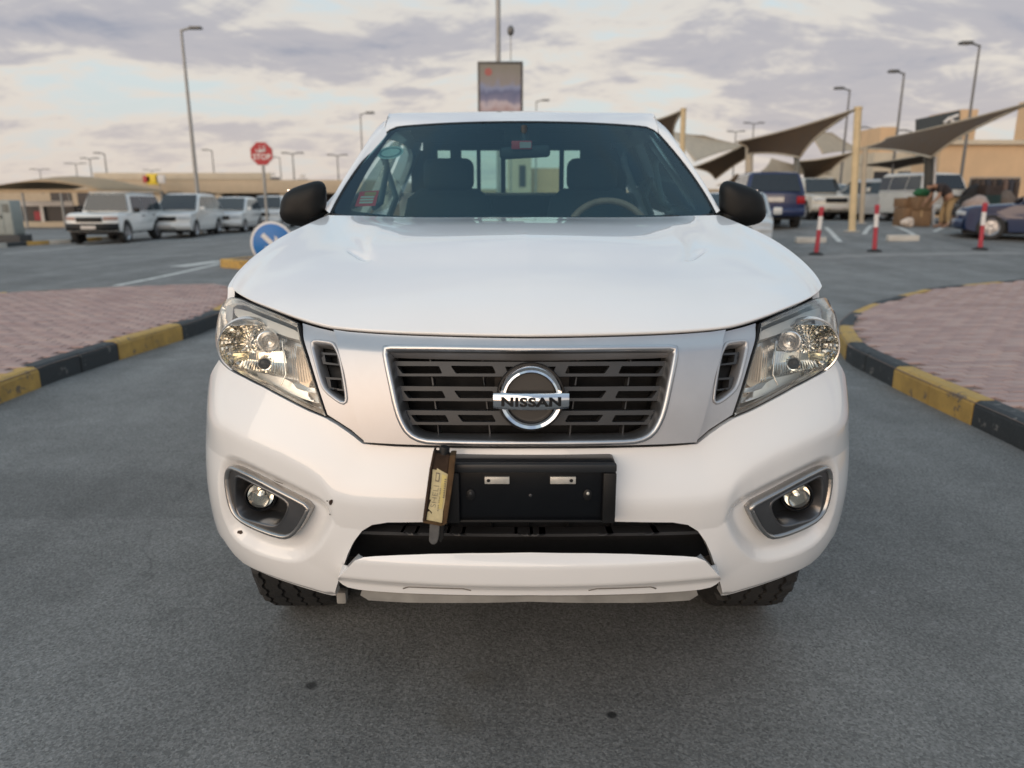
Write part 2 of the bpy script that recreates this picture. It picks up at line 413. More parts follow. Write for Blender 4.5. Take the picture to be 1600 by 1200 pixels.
def full(half):
    """half outline from centre line to centre line -> closed symmetric outline"""
    h = [tuple(p) for p in half]; h[0] = (0, h[0][1]); h[-1] = (0, h[-1][1])
    return np.array(h+[(-a, b) for a, b in h[-2:0:-1]])
def left(half): return np.array([(-a, b) for a, b in half])
def right(half): return np.array([(a, b) for a, b in half])
def u_of_y(y): return float(np.interp(y-NOSE, _Y, _u))

truck = empty('pickup_truck', (0, 4.2, 0), 0, 'white crew cab pickup truck with silver grille and empty black number plate holder', 'pickup truck')

SV = offset(0.020); SBU = offset(0.008)
# ---- traced outlines on the front surface (photograph left half)
hood_edge_px = [(827, 524), (760, 523), (700, 521.5), (640, 519.5), (590, 517), (545, 513.5), (515, 509.5), (490, 503.5), (465, 496), (440, 487), (415, 477.5), (392, 468.5), (375, 460), (365, 452)]
lamp_in = [(465, 505), (479, 558), (494, 608), (509, 650)]
lamp_low = [(480, 638), (445, 620), (410, 601), (380, 586), (356, 572), (342, 555)]
lamp_out = [(336, 530), (338, 503), (346, 478), (357, 464)]
lamp_top = [(375, 466), (392, 474), (415, 483), (440, 493)]
lens_h = smooth_poly(H(lamp_in+lamp_low+lamp_out+lamp_top), 2, keep=(0, 3))
# bumper
arch = [(u_of_y(2.22), 0.885), (u_of_y(2.2), 0.79), (u_of_y(2.08), 0.70), (u_of_y(2.01), 0.62)]
bump_top = H([(827, 701), (760, 701), (690, 700), (620, 698), (567, 694), (545, 677), (526, 664), (509, 654), (480, 642), (445, 624), (410, 605), (380, 590), (356, 577), (340, 562)], SBU)
bump_low = H([(343, 836), (351, 853), (366, 875), (386, 891), (430, 911), (478, 927), (512, 937), (521, 937)], offset(-0.006))
bump_in = H([(529, 905), (543, 866), (553, 846), (566, 829), (583, 818), (608, 813.5), (700, 812), (827, 811)])
bumper_half = np.concatenate((bump_top, [(u_of_y(1.98), 0.90)], smooth_poly(np.concatenate((arch, bump_low)), 2, keep=(0, len(arch)+len(bump_low)-1), closed=False), bump_in))
bumper_out = full(bumper_half)
crease = H([(330, 652), (365, 672), (410, 691), (450, 707), (485, 727), (508, 745), (526, 772), (560, 779), (600, 781), (700, 781), (827, 781)])
pocket = smooth_poly(H([(344, 742), (356, 722), (376, 722), (420, 744), (470, 769), (505, 787), (514, 805), (506, 830), (486, 858), (462, 874), (430, 872), (395, 860), (360, 838), (346, 800)]), 2)
fog_out = smooth_poly(H([(352, 742), (357, 731), (366, 731), (400, 747), (450, 774), (484, 792), (478, 806), (464, 830), (450, 841), (432, 839), (395, 825), (372, 812), (360, 796), (353, 765)]), 1)
fog_in = smooth_poly(H([(364, 752), (368, 745), (380, 750), (410, 765), (440, 781), (449, 790), (444, 806), (434, 821), (424, 824), (400, 818), (378, 812), (368, 802), (364, 782)]), 1)
intake = np.concatenate((H([(521, 929), (529, 905)]), bump_in))
_cu = np.linspace(0, 1.4, 281); _co = crease[np.argsort(crease[:, 0])]; _cz = np.interp(_cu, _co[:, 0], _co[:, 1])
for _ in range(3): _cz[1:-1] = (_cz[:-2]+2*_cz[1:-1]+_cz[2:])/4
_crs = lambda a: np.interp(a, _cu, _cz)
def crease_line(uv):
    """height of the crease at |u|"""
    return _crs(np.abs(uv[:, 0]))
def bumper_d(uv):
    uv = np.atleast_2d(uv); q = np.stack((np.abs(uv[:, 0]), uv[:, 1]), 1)
    s = uv[:, 1]-crease_line(uv)                         # plane above the crease; below it the skin folds back under
    r_ = 0.007; fold = r_*np.log1p(np.exp(np.clip(-s/r_, -40, 40)))     # rounded hinge at the crease
    d = 0.026-np.minimum(0.30*fold, 0.020+0.05*fold)
    top = dist_poly(q, bump_top, closed=False); d = d*(0.25+0.75*sstep(0.0, 0.15, top))
    d *= 1-0.95*sstep(0.78, 1.00, q[:, 0])
    p = sdf(q, pocket); d -= 0.024*sstep(0.020, -0.020, p)
    # side wall of the air intake turns in
    # soft roll at the lower edge and at the shoulder below the lamps
    lo = dist_poly(q, bump_low, closed=False); d -= 0.012*sstep(0.03, 0.0, lo)
    return d
Sb = offset(bumper_d)
bumper = patch('front_bumper', Sb, bumper_out, [left(fog_out), right(fog_out)], paint, truck, 0.007, 0.022)
bumper['label'] = 'white front bumper with chipped paint beside the left fog lamp'
# dark core behind every opening
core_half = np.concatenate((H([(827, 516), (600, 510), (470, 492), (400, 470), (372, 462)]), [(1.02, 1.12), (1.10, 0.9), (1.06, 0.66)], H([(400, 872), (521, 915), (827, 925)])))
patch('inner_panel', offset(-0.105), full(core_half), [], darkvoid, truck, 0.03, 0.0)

def ring_strip(name, loop, S, d_in, prof, material, parent):
    """sweeps a small profile [(inset, depth)] round a closed uv loop"""
    lp = densify(loop, 0.012); n = len(lp); c = lp.mean(0)
    t = np.roll(lp, -1, 0)-np.roll(lp, 1, 0); t /= np.linalg.norm(t, axis=1)[:, None]+1e-9; nrm = np.stack((-t[:, 1], t[:, 0]), 1)
    area = 0.5*np.sum(lp[:, 0]*np.roll(lp[:, 1], -1)-np.roll(lp[:, 0], -1)*lp[:, 1])
    if area < 0: nrm = -nrm                                               # nrm points into the loop
    rows = []
    for ins, dep in prof:
        rows.append(offset(d_in+dep, S)(lp+nrm*ins))
    G = np.stack(rows+[], 0); G = np.concatenate((G, G[:, :1]), 1)
    return grid_obj(name, G, material, parent, flip=area > 0)
# ---- silver grille surround
sur_top = H([(827, 529), (700, 526.5), (640, 524.5), (590, 522), (545, 518.5), (515, 514), (490, 508), (467.5, 501)])
sur_out = H([(481.5, 556), (496.5, 606), (510.5, 648), (528, 659), (548, 672), (569, 690)])
sur_bot = H([(620, 694), (690, 696), (760, 697), (827, 697)], SV)
sur_half = np.concatenate((sur_top, sur_out, sur_bot))
open_half = smooth_poly(np.concatenate((H([(827, 549), (700, 547.5), (604, 546.5), (609, 575), (615, 603), (621, 632), (628, 655), (640, 676), (660, 686), (690, 688), (827, 689)], SV),)), 1, keep=(0, 2, 10))
opening = full(open_half)
vent_h = smooth_poly(H([(486, 536), (491, 533), (514, 536), (520, 539), (528, 556), (533, 582), (539, 620), (538, 629), (530, 627), (508, 610), (501, 596), (493, 566)]), 1)
step_line = H([(519, 508), (523, 530), (529, 548), (537, 578), (547, 614), (560, 664), (568, 696)])
def v_d(uv):
    q = np.stack((np.abs(uv[:, 0]), uv[:, 1]), 1)
    d = 0.020+0*q[:, 0]-0.020*sstep(0.045, 0.0, dist_poly(q, sur_top, False))           # upper lip rolls back under the bonnet
    return d
def cheek_d(uv):
    q = np.stack((np.abs(uv[:, 0]), uv[:, 1]), 1); return -0.004-0.010*sstep(0.04, 0.0, dist_poly(q, sur_top, False))
step_v = H([(524, 530), (529, 548), (537, 578), (547, 614), (558, 658)], SV)
v_half = np.concatenate((H([(827, 529), (700, 526.5), (640, 524.5), (590, 522), (545, 518.5), (521, 515)]), step_v, H([(569, 691)], SV), sur_bot))
surround = patch('grille_surround', offset(v_d), full(v_half), [opening], silver, truck, 0.007, 0.035)
cheek_h = np.concatenate((H([(524, 516.5), (515, 514), (490, 508), (467.5, 501)]), sur_out, step_line[-2:0:-1]+np.array((-0.006, 0))))
for side in (left, right):
    patch('grille_cheek', offset(cheek_d), side(cheek_h), [side(vent_h)], silver, surround, 0.007, 0.03)
    ring_strip('vent_lip', side(vent_h), F0, -0.004, [(-0.007, -0.002), (-0.005, 0.003), (-0.001, 0.0035), (0.003, -0.002), (0.004, -0.04)], silver, surround)
# bright inner frame of the grille opening
ring_strip('grille_frame', opening, F0, 0.014, [(-0.012, 0.003), (-0.0105, 0.0095), (-0.003, 0.0105), (0.0, 0.008), (0.003, -0.002), (0.005, -0.014), (0.007, -0.055)], mat('bright_silver', (0.58, 0.58, 0.59), 0.33, metal=0.95, var=0.05), truck)
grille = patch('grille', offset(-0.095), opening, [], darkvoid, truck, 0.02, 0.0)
# three slotted cross bars; slots trimmed out
def rows_poly(pxs): return full(H(pxs))
ctr = 827
bars = [((563, 587), (606, 604.5, 611)), ((603, 626.5), (616, 614.5, 621)), ((641.5, 664.5), (628, 624.5, 634))]
for (ra, rb), (xl, _, _) in bars:
    k = (ra-563)/80.0
    half = H([(ctr, ra+1.5), (760, ra+1.3), (690, ra+0.8), (xl+2, ra), (xl+9, rb), (690, rb+0.5), (760, rb+0.9), (ctr, rb+1)])
    holes = []
    xs = [(xl+13, 690+11*k), (704+11*k, 775), ]
    for (a, b) in xs:
        h = H([(a, ra+7.5), (b-7, ra+8), (b-5.5, ra+9), (b-1, rb-5.5), (b-2, rb-3.8), (a+8, rb-4), (a+6, rb-5.5), (a-0.5, ra+9)])
        holes += [left(h), right(h)]
    hc = H([(ctr, ra+9), (789, ra+9), (793, rb-4), (ctr, rb-4)])
    holes.append(full(hc))
    patch('slat', offset(-0.012), full(half), holes, slatm, grille, 0.008, 0.030)
for (ra, rb) in ((549, 562), (588, 602), (627, 641), (665.5, 686)):
    for xa, lean_ in ((665, 1.5), (748, 1.0), (905, -1.0), (990, -1.5)):
        sgn = 1 if xa < ctr else -1; xx = xa if sgn > 0 else 2*ctr-xa; kk = (ra-549)/120.0
        q = H([(xx+kk*14, ra), (xx+2.2+kk*14, ra), (xx+4.2+kk*14, rb), (xx+2+kk*14, rb)])
        patch('rib', offset(-0.028), left(q) if sgn > 0 else right(q), [], slatm, grille, 0.02, 0.03)
# radiator shroud panel seen behind the top rows, and cooling fins
bm = bmesh.new(); a = at_y(770, 551, 1.80); b = at_y(884, 606, 1.80); box(bm, -0.085, 0.095, 1.738, 1.745, b[2], a[2]+0.01)
bm_obj('radiator_panel', bm, mat('radiator_grey', (0.07, 0.062, 0.058), 0.6, var=0.1), grille)
# side vents
for side in (left, right):
    v = patch('side_vent', offset(-0.05), side(vent_h), [], blackp, truck, 0.02, 0.0)
    for (x0, r0, x1, r1) in ((495, 548, 527, 570), (504, 588, 534, 611)):
        ob = H([(x0, r0), (x1-2, r0+2), (x1+2, r1), (x0+5, r1-3)])
        ib = H([(x0+7, r0+4), (x1-5, r0+5), (x1-3, r1-3), (x0+9, r1-6)])
        patch('vent_box', offset(-0.014), side(ob), [side(ib)], slatm, v, 0.008, 0.03)
# ---- emblem
ey = float(F0(np.array([[0, 0.955]]))[0, 1])-0.030
def pz(py, y=None): return at_y(827, py, ey if y is None else y)[2]
zc_ = 0.5*(pz(572)+pz(670)); ro = 0.5*(pz(572)-pz(670)); ro_x = 49.5*ey*1.04/FPX
tiltm = Matrix.Translation((0, ey, zc_)) @ Matrix.Rotation(R(90-8), 4, 'X')
emb = lathe_obj('emblem', [(ro*0.76, -0.012), (ro*0.76, 0.004), (ro*0.80, 0.010), (ro*0.86, 0.008), (ro*0.95, 0.011), (ro, 0.004), (ro, -0.014)], chrome, truck, 72, tiltm, angle=30)
lathe_obj('emblem_backing', [(0.0, -0.011), (ro*1.05, -0.011), (ro*1.07, -0.016), (ro*1.07, -0.035), (0, -0.035)], blackg, emb, 60, tiltm)
lathe_obj('emblem_disc', [(0.0, -0.0090), (ro*0.75, -0.0090)], mat('emblem_dark', (0.022, 0.020, 0.019), 0.35, var=0.1), emb, 48, tiltm)
bw, bh = 58.5*ey*1.04/FPX, 13.2*ey*1.04/FPX
nb = 24; G = []
for i in range(nb+1):
    x = -bw+2*bw*i/nb; yb = -0.016-0.010*(1-(x/bw)**2); hh = bh*(1-0.10*(x/bw)**2)
    G.append([(x, -hh, yb+0.012), (x, -hh, yb+0.003), (x, -hh*0.86, yb), (x, 0, yb-0.003), (x, hh*0.86, yb), (x, hh, yb+0.003), (x, hh, yb+0.012)])
G = np.array(G)
bar_m = Matrix.Translation((0, ey, pz(624)))
Gw = np.stack((G[..., 0], ey+G[..., 2], pz(624)+G[..., 1]), -1)
bar = grid_obj('emblem_bar', Gw, chrome, emb, flip=True)
txt = text_obj('emblem_lettering', 'NISSAN', 0.0275, mat('letter_black', (0.01, 0.01, 0.011), 0.3), emb, Matrix.Translation((0, 0, 0)), depth=0.0012, offset=0.0013, sx=1.36, space=1.10)
for v in txt.data.vertices:                                               # wrap the letters onto the bowed bar
    x, yv, d = v.co; v.co = (x, ey-0.0195-0.010*(1-(x/bw)**2)-d, pz(624)+yv)

# ---- head lamps
def lamp_frame(px, py, depth):
    """centre and outward axis of a round lamp element lying depth behind the lens"""
    q = hit(px, py).reshape(1, 2); q[0, 0] *= -1; n = normal(F0, q)[0]; p = F0(q)[0]; d = ray(px, py); d = d/np.linalg.norm(d)
    return p+d*depth
for side, sg in ((left, -1), (right, 1)):
    hl = patch('headlight', offset(-0.060), side(lens_h), [], lamps, truck, 0.02, 0.0)
    if sg < 0: hl['label'] = 'headlight with warm reflected light in its cloudy lens'
    ln = patch('lens', offset(lambda uv: 0.006*sstep(0.0, 0.04, dist_poly(np.stack((np.abs(uv[:, 0]), uv[:, 1]), 1), lens_h))), side(lens_h), [], clear, hl, 0.012, 0.0)
    # side walls of the housing and its dark gasket
    ring_strip('housing_rim', side(lens_h), F0, 0, [(0.001, 0.0), (0.006, -0.004), (0.007, -0.030), (0.010, -0.07)], lamps, hl)
    ring_strip('gasket', side(lens_h), F0, 0, [(-0.0022, -0.016), (-0.0022, -0.003), (0.0, -0.002), (0.001, -0.004)], blackp, hl)
    # pale satin strip along the top
    tb = H([(352, 474), (375, 477), (400, 488), (430, 500), (458, 512), (466, 528), (440, 521), (405, 507), (380, 494), (358, 490)])
    patch('upper_trim', offset(lambda uv: -0.024+0.0*uv[:, 0]), side(smooth_poly(tb, 1)), [], mat('lamp_pale', (0.84, 0.83, 0.79), 0.35, metal=0.1, var=0.05), hl, 0.012, 0.03)
    # lower grey shelf
    lb = H([(366, 572), (395, 580), (430, 588), (444, 596), (452, 606), (470, 612), (485, 630), (460, 622), (425, 605), (392, 590)])
    patch('lower_shelf', offset(lambda uv: -0.030+0.0*uv[:, 0]), side(lb), [], mat('lamp_shelf', (0.86, 0.85, 0.82), 0.28, metal=0.8, var=0.08), hl, 0.012, 0.03)
    def put(px, py, depth):
        p = lamp_frame(px, py, depth); return Vector((p[0]*-sg, p[1], p[2])) if sg > 0 else Vector(p)
    axis_q = Euler((R(90), 0, R(-14*sg))).to_matrix().to_4x4()
    # main bowl with faceted reflector
    c = put(388, 541, 0.040); r0 = 0.071
    bm = bmesh.new(); nn = 48; rings = []
    for i in range(15):
        f = i/14; r = r0*(0.16+0.84*f); ring = []
        for j in range(nn):
            a_ = 2*math.pi*j/nn; fac = 0.0022*((1 if (j//2) % 2 else -1)*(0.3+f))*(1 if (i//2) % 2 else 0.4); rx = r*math.cos(a_); rz = r*math.sin(a_)
            if rz > r0*0.80: rz = r0*0.80
            ring.append(bm.verts.new((rx, rz, -0.050*(1-f*f)+fac+0.008)))
        rings.append(ring)
    for A, B in zip(rings, rings[1:]):
        for j in range(nn): bm.faces.new((A[j], A[(j+1) % nn], B[(j+1) % nn], B[j]))
    bmesh.ops.transform(bm, matrix=Matrix.Translation(c) @ axis_q, verts=bm.verts)
    bowl = bm_obj('reflector', bm, refl, hl)
    lathe_obj('bowl_rim', [(r0*0.99, -0.006), (r0*1.0, 0.010), (r0*1.05, 0.011), (r0*1.07, -0.02)], lamps, hl, 48, Matrix.Translation(c) @ axis_q)
    lathe_obj('bulb', [(0.0, 0.012), (0.0055, 0.010), (0.0075, 0.003), (0.0075, -0.03), (0.012, -0.034), (0.012, -0.05)], refl, hl, 16, Matrix.Translation(c) @ axis_q)
    # bulb shield in warm metal
    c2 = put(377, 556, 0.030)
    bm = bmesh.new(); box(bm, -0.020, 0.020, -0.011, 0.011, -0.012, 0.012, bev=0.005, seg=2, mtx=Matrix.Translation(c2) @ axis_q)
    bm_obj('bulb_shield', bm, mat('warm_reflector', (0.80, 0.72, 0.48), 0.18, metal=0.9, var=0.2, vscale=60), hl, angle=40)
    # inner high beam eye
    c3 = put(419, 534, 0.022); r3 = 0.0265
    lathe_obj('beam_eye', [(0.0, -0.004), (r3*0.3, -0.002), (r3*0.34, 0.001), (r3*0.62, -0.006), (r3*0.7, -0.003), (r3*0.96, 0.005), (r3*1.06, 0.003), (r3*1.12, -0.03)], lamps, hl, 40, Matrix.Translation(c3) @ axis_q)
    # black marker lamp in a bright ring
    c4 = put(413.5, 568, 0.022); r4 = 0.0140
    mk = lathe_obj('marker_ring', [(r4*1.02, -0.02), (r4*1.02, 0.004), (r4*1.22, 0.005), (r4*1.26, -0.02)], refl, hl, 32, Matrix.Translation(c4) @ axis_q)
    lathe_obj('marker_lens', [(0.0, 0.006), (r4*0.4, 0.005), (r4*0.8, 0.002), (r4, -0.004), (r4, -0.02)], blackg, hl, 28, Matrix.Translation(c4) @ axis_q)
    # fluted reflector below the eye
    bm = bmesh.new(); cols = []
    p0, p1, p2, p3 = put(384, 553, 0.035), put(444, 548, 0.030), put(450, 590, 0.026), put(372, 574, 0.030)
    for i in range(37):
        f = i/36; wv = 0.006*(1 if i % 2 else 0); t_ = p0.lerp(p1, f); b_ = p3.lerp(p2, f)
        cols.append((bm.verts.new(t_+Vector((0, wv, 0))), bm.verts.new(t_.lerp(b_, 0.5)+Vector((0, wv+0.006, 0))), bm.verts.new(b_+Vector((0, wv, 0)))))
    for A, B in zip(cols, cols[1:]):
        bm.faces.new((A[0], B[0], B[1], A[1])); bm.faces.new((A[1], B[1], B[2], A[2]))
    bm_obj('fluted_reflector', bm, refl, hl)
    # turn signal block near the grille
    tq = H([(452, 534), (470, 541), (478, 566), (486, 592), (470, 604), (455, 596), (450, 565)])
    ts = patch('turn_signal', offset(-0.030), side(tq), [], amber, hl, 0.012, 0.03)
    bm = bmesh.new()
    for i in range(7):
        a_, b_ = put(455+i*3.4, 540+i*1.8, 0.022), put(459+i*4.2, 598-abs(i-2)*1.4, 0.022)
        tube(bm, [a_, b_], 0.0011, 6)
    bm_obj('signal_flute', bm, amber, hl)
    bm = bmesh.new(); tube(bm, [put(441, 533, 0.018), put(447, 585, 0.018), put(439, 602, 0.018)], 0.0018, 8)
    bm_obj('signal_divider', bm, refl, hl, angle=60)

# ---- fog lamps
bezel = mat('bezel_edge', (0.42, 0.41, 0.40), 0.28, metal=0.95, var=0.08)
Sfog = offset(-0.012)
for side, sg in ((left, -1), (right, 1)):
    fl = patch('fog_lamp', offset(-0.004), side(fog_out), [side(fog_in)], gunmetal, truck, 0.008, 0.03)
    ring_strip('bezel_edge', side(fog_out), F0, 0, [(-0.004, -0.028), (-0.0035, 0.002), (0.002, 0.0045), (0.0065, 0.0025), (0.008, -0.006)], bezel, fl)
    ring_strip('bezel_throat', side(fog_in), F0, 0, [(-0.005, -0.004), (-0.001, -0.001), (0.002, -0.008), (0.010, -0.06)], gunmetal, fl)
    patch('fog_cavity', offset(-0.060), side(fog_in), [], blackp, fl, 0.02, 0.0)
    p = lamp_frame(407, 775, 0.052); c = Vector((-sg*p[0] if sg > 0 else p[0], p[1], p[2]))
    ax = Euler((R(86), 0, R(-10*sg))).to_matrix().to_4x4(); T = Matrix.Translation(c) @ ax
    lathe_obj('fog_bowl', [(0.0, -0.03), (0.020, -0.026), (0.034, -0.008), (0.036, 0.004), (0.040, 0.003), (0.041, -0.03)], blackg, fl, 36, T)
    lathe_obj('fog_reflector', [(0.0, -0.024), (0.018, -0.020), (0.032, -0.003)], refl, fl, 36, T)
    lathe_obj('fog_lens', [(0.0, 0.006), (0.015, 0.005), (0.033, -0.001)], clear, fl, 36, T)
    lathe_obj('fog_bulb', [(0.0, 0.002), (0.008, -0.001), (0.009, -0.02)], refl, fl, 16, T)

# ---- lower air intake: grille blades behind the bumper
ih = np.concatenate((H([(540, 868), (551, 846), (564, 829), (583, 816), (608, 811), (827, 809)]),))
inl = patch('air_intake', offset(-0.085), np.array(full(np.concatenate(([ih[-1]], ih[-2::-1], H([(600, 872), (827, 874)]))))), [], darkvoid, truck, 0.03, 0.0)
for rr, th, dd in ((836, 3.5, -0.016),):
    q = H([(827, rr+3), (700, rr+2), (600, rr), (559, rr-1.2), (557, rr+th), (600, rr+th+1.5), (700, rr+th+3), (827, rr+th+4)])
    patch('intake_blade', offset(dd), full(q), [], mat('blade_grey', (0.035, 0.035, 0.037), 0.4, var=0.2), inl, 0.015, 0.035)
for xx in (620, 690, 764, 827):
    q = H([(xx, 814), (xx+3, 814), (xx+3, 852), (xx, 852)])
    patch('intake_rib', offset(-0.060), left(q), [], blackp, inl, 0.02, 0.03)
    if xx != 827: patch('intake_rib', offset(-0.060), right(q), [], blackp, inl, 0.02, 0.03)
# ---- lower bar of the bumper
SB = offset(0.030); SB1 = offset(0.018); SB0 = offset(0.012)
bar_half = np.concatenate((H([(827, 863), (700, 863), (600, 863.5), (563, 864.5)], SB0), H([(548, 880), (528, 902)], SB1), H([(531, 911), (548, 920), (600, 925), (700, 929), (827, 930)], SB1)))
bar_half = smooth_poly(bar_half, 1, keep=(0, 10))
bz = hit(827, 886, SB)[1]; bz2 = hit(827, 914, SB)[1]
def bar_d(uv):
    q = np.stack((np.abs(uv[:, 0]), uv[:, 1]), 1)
    d = 0.010+0.024*sstep(bz+0.036, bz-0.002, uv[:, 1]); d = d-0.016*sstep(bz2+0.004, bz2-0.030, uv[:, 1])
    tip = bar_half[:, 0].max()-q[:, 0]
    return d
patch('bumper_bar', offset(bar_d), full(bar_half), [], paint, truck, 0.008, 0.035)
# under tray and the two slots below the bar
under = mat('under_tray', (0.30, 0.29, 0.27), 0.6, var=0.2, vscale=12)
uq = H([(827, 931), (700, 930), (620, 926), (566, 921), (563, 930), (576, 938), (640, 941.5), (700, 942), (827, 940)], SB0)
patch('under_tray', SB0, full(uq), [], under, truck, 0.012, 0.30)
bm = bmesh.new(); p = at_y(536, 936, 1.82); box(bm, p[0]-0.013, p[0]+0.013, 1.80, 1.83, p[2]-0.004, p[2]+0.03, bev=0.004); bm_obj('tow_bracket', bm, under, truck, angle=40)
for sg in (-1, 1):
    q = densify(H([(628, 925), (637, 921.5), (722, 923.5), (735, 927.5)], SB), 0.01, closed=False)
    tube_obj('bar_slot', offset(lambda uv: bar_d(uv)-0.0004)((left if sg < 0 else right)(q)), 0.0022, mat('slot_grey', (0.16, 0.145, 0.13), 0.6), truck, 6)

# ---- number plate holder
ph_y = 1.560
pa, pb = at_y(696, 725, ph_y), at_y(961, 818, ph_y); ph = empty('plate_holder'); ph.parent = truck
x0, x1, zb, zt = pa[0], pb[0], pb[2], pa[2]
box_obj('holder_back', (x0, x1, ph_y+0.012, ph_y+0.075, zb, zt), blackg, ph, bev=0.008)
rim_t = zt-at_y(827, 739, ph_y)[2]
box_obj('holder_top_band', (x0, x1, ph_y-0.002, ph_y+0.015, zt-rim_t, zt), mat('holder_band', (0.016, 0.018, 0.021), 0.45, var=0.1), ph, bev=0.005)
bwid = 22*ph_y/FPX
for (a_, b_) in ((x0, x0+bwid), (x1-bwid, x1)):
    box_obj('holder_side_band', (a_, b_, ph_y+0.000, ph_y+0.015, zb, zt-rim_t-0.001), blackp, ph, bev=0.003)
box_obj('holder_lower_lip', (x0+bwid, x1-bwid, ph_y+0.004, ph_y+0.015, zb, zb+0.006), blackp, ph, bev=0.002)
steel = mat('clip_steel', (0.62, 0.60, 0.55), 0.45, metal=0.5, var=0.12, vscale=60)
for xa, xb, hole in ((757, 796, 763), (860, 900, 893)):
    a_, b_ = at_y(xa, 747, ph_y), at_y(xb, 758, ph_y)
    cl = box_obj('plate_clip', (a_[0], b_[0], ph_y+0.006, ph_y+0.013, b_[2], a_[2]), steel, ph, bev=0.001)
    h_ = at_y(hole, 752.5, ph_y); lathe_obj('clip_hole', [(0.0, 0.0), (0.0042, 0.0)], darkvoid, cl, 14, Matrix.Translation((h_[0], ph_y+0.0055, h_[2])) @ Matrix.Rotation(R(90), 4, 'X'))
for xx in (735, 919):
    c = at_y(xx, 776, ph_y)
    k = lathe_obj('holder_knob', [(0.0, 0.005), (0.006, 0.0045), (0.011, 0.002), (0.0125, -0.004)], blackp, ph, 20, Matrix.Translation((c[0], ph_y+0.011, c[2])) @ Matrix.Rotation(R(90), 4, 'X') @ Matrix.Diagonal((0.9, 1.25, 1, 1)))
    lathe_obj('screw', [(0.0, 0.003), (0.0035, 0.002), (0.004, 0.0)], steel if xx > 900 else slatm, ph, 12, Matrix.Translation((c[0], ph_y+0.0075, c[2]+0.005)) @ Matrix.Rotation(R(90), 4, 'X'))
c = at_y(829, 777, ph_y); lathe_obj('screw', [(0.0, 0.002), (0.004, 0.0)], slatm, ph, 12, Matrix.Translation((c[0], ph_y+0.0105, c[2])) @ Matrix.Rotation(R(90), 4, 'X'))

# ---- chips and scratches in the bumper paint
chipm = mat('bare_plastic', (0.035, 0.018, 0.012), 0.6)
def chip(px_pts):
    q = left(H(px_pts)); patch('paint_chip', offset(0.0012, Sb), q, [], chipm, bumper, 0.004, 0.0)
chip([(519, 782), (521, 778), (525, 776), (527, 777), (526, 781), (523, 785), (520, 786)])
chip([(515, 779), (518, 778.5), (518.5, 780), (515.5, 780.5)])
chip([(512, 805), (516, 803.5), (516.5, 805), (513, 807)])
chip([(361, 835), (364, 836), (367, 840), (366, 841), (362, 838)])
chip([(416, 751.0), (425, 754.5), (435, 757.6), (434, 758.6), (424, 755.6)])



# ------------------------------------------------------------------ bonnet
def resample(P, n):
    P = np.asarray(P, float); d = np.concatenate(([0], np.cumsum(np.linalg.norm(np.diff(P, axis=0), axis=1)))); s = np.linspace(0, d[-1], n)
    return np.stack([spline(d, P[:, k])(s) for k in range(3)], 1)
def mirror_pt(p): return np.array((-p[0], p[1], p[2]))
crest_px = [(362, 447, 2.145), (366, 437, 2.18), (378, 420, 2.24), (398, 400, 2.32), (424, 380, 2.41), (455, 362, 2.52), (485, 348, 2.65), (512, 336, 2.80)]
crest = np.array([at_y(a, b, c) for a, b, c in crest_px])
edgeA = F0(left(H(hood_edge_px))); edgeA[0, 0] = 0
edgeA = np.concatenate((edgeA, crest[:1]))
rear_px = [(819, 343, 2.76), (740, 343, 2.76), (660, 343, 2.765), (600, 342, 2.77), (560, 340, 2.78), (530, 337, 2.79)]
edgeB = np.array([at_y(a, b, c) for a, b, c in rear_px]+[crest[-1]]); edgeB[0, 0] = 0
NS, NT = 200, 130
A = resample(edgeA, NS); B = resample(edgeB, NS); Cc = resample(crest, NT)
s_ = np.linspace(0, 1, NS); t_ = np.linspace(0, 1, NT)
Lh = np.linalg.norm(B-A, axis=1)
al = np.radians(44-14*s_); be = np.radians(3.0+2*s_)
zero = np.zeros(NS)
# the outermost curve is fitted to the crest; towards the middle the tangents blend to a rounded nose
_tt = t_[:, None]; _b0, _b1, _b2, _b3 = (1-_tt)**3, 3*_tt*(1-_tt)**2, 3*_tt**2*(1-_tt), _tt**3
_sol = np.linalg.lstsq(np.hstack((_b1, _b2)), Cc-_b0*Cc[0]-_b3*Cc[-1], rcond=None)[0]
d1f, d2f = _sol[0]-Cc[0], _sol[1]-Cc[-1]
d1c = np.stack((zero, np.cos(al), np.sin(al)), 1)*(Lh*0.26)[:, None]; d2c = -np.stack((zero, np.cos(be), np.sin(be)), 1)*(Lh*0.36)[:, None]
kb = (s_**2.2)[:, None]
P1 = A+d1c*(1-kb)+d1f*kb; P2 = B+d2c*(1-kb)+d2f*kb
T = t_[None, :, None]
bez = A[:, None]*(1-T)**3+3*P1[:, None]*T*(1-T)**2+3*P2[:, None]*T**2*(1-T)+B[:, None]*T**3
bez += (s_**5)[:, None, None]*(Cc-bez[-1])[None]
# raised middle with a shoulder that starts half way back, and a shallow valley outside it
xb = 0.315+0.33*t_[None, :]; xx = np.abs(bez[..., 0]); tt = np.broadcast_to(t_[None, :], xx.shape)
hgt = 0.018*sstep(0.30, 0.50, tt)*(1-0.55*sstep(0.7, 1.0, tt)); wdt = 0.075-0.055*np.exp(-((tt-0.45)/0.13)**2)
bez[..., 2] += hgt*sstep(xb+wdt, xb-wdt, xx)
bez[..., 2] -= 0.011*np.exp(-(np.abs(xx-0.485-0.9*(tt-0.42))/0.015)**2)*np.exp(-((tt-0.42)/0.040)**4)     # short pressed dart at the start of each shoulder
hood = np.concatenate((bez[::-1], (bez*np.array((-1, 1, 1)))[1:]))
ho = grid_obj('hood', hood, paint, truck, flip=True); sm = ho.modifiers.new('thickness', 'SOLIDIFY'); sm.thickness = 0.010; sm.offset = -1
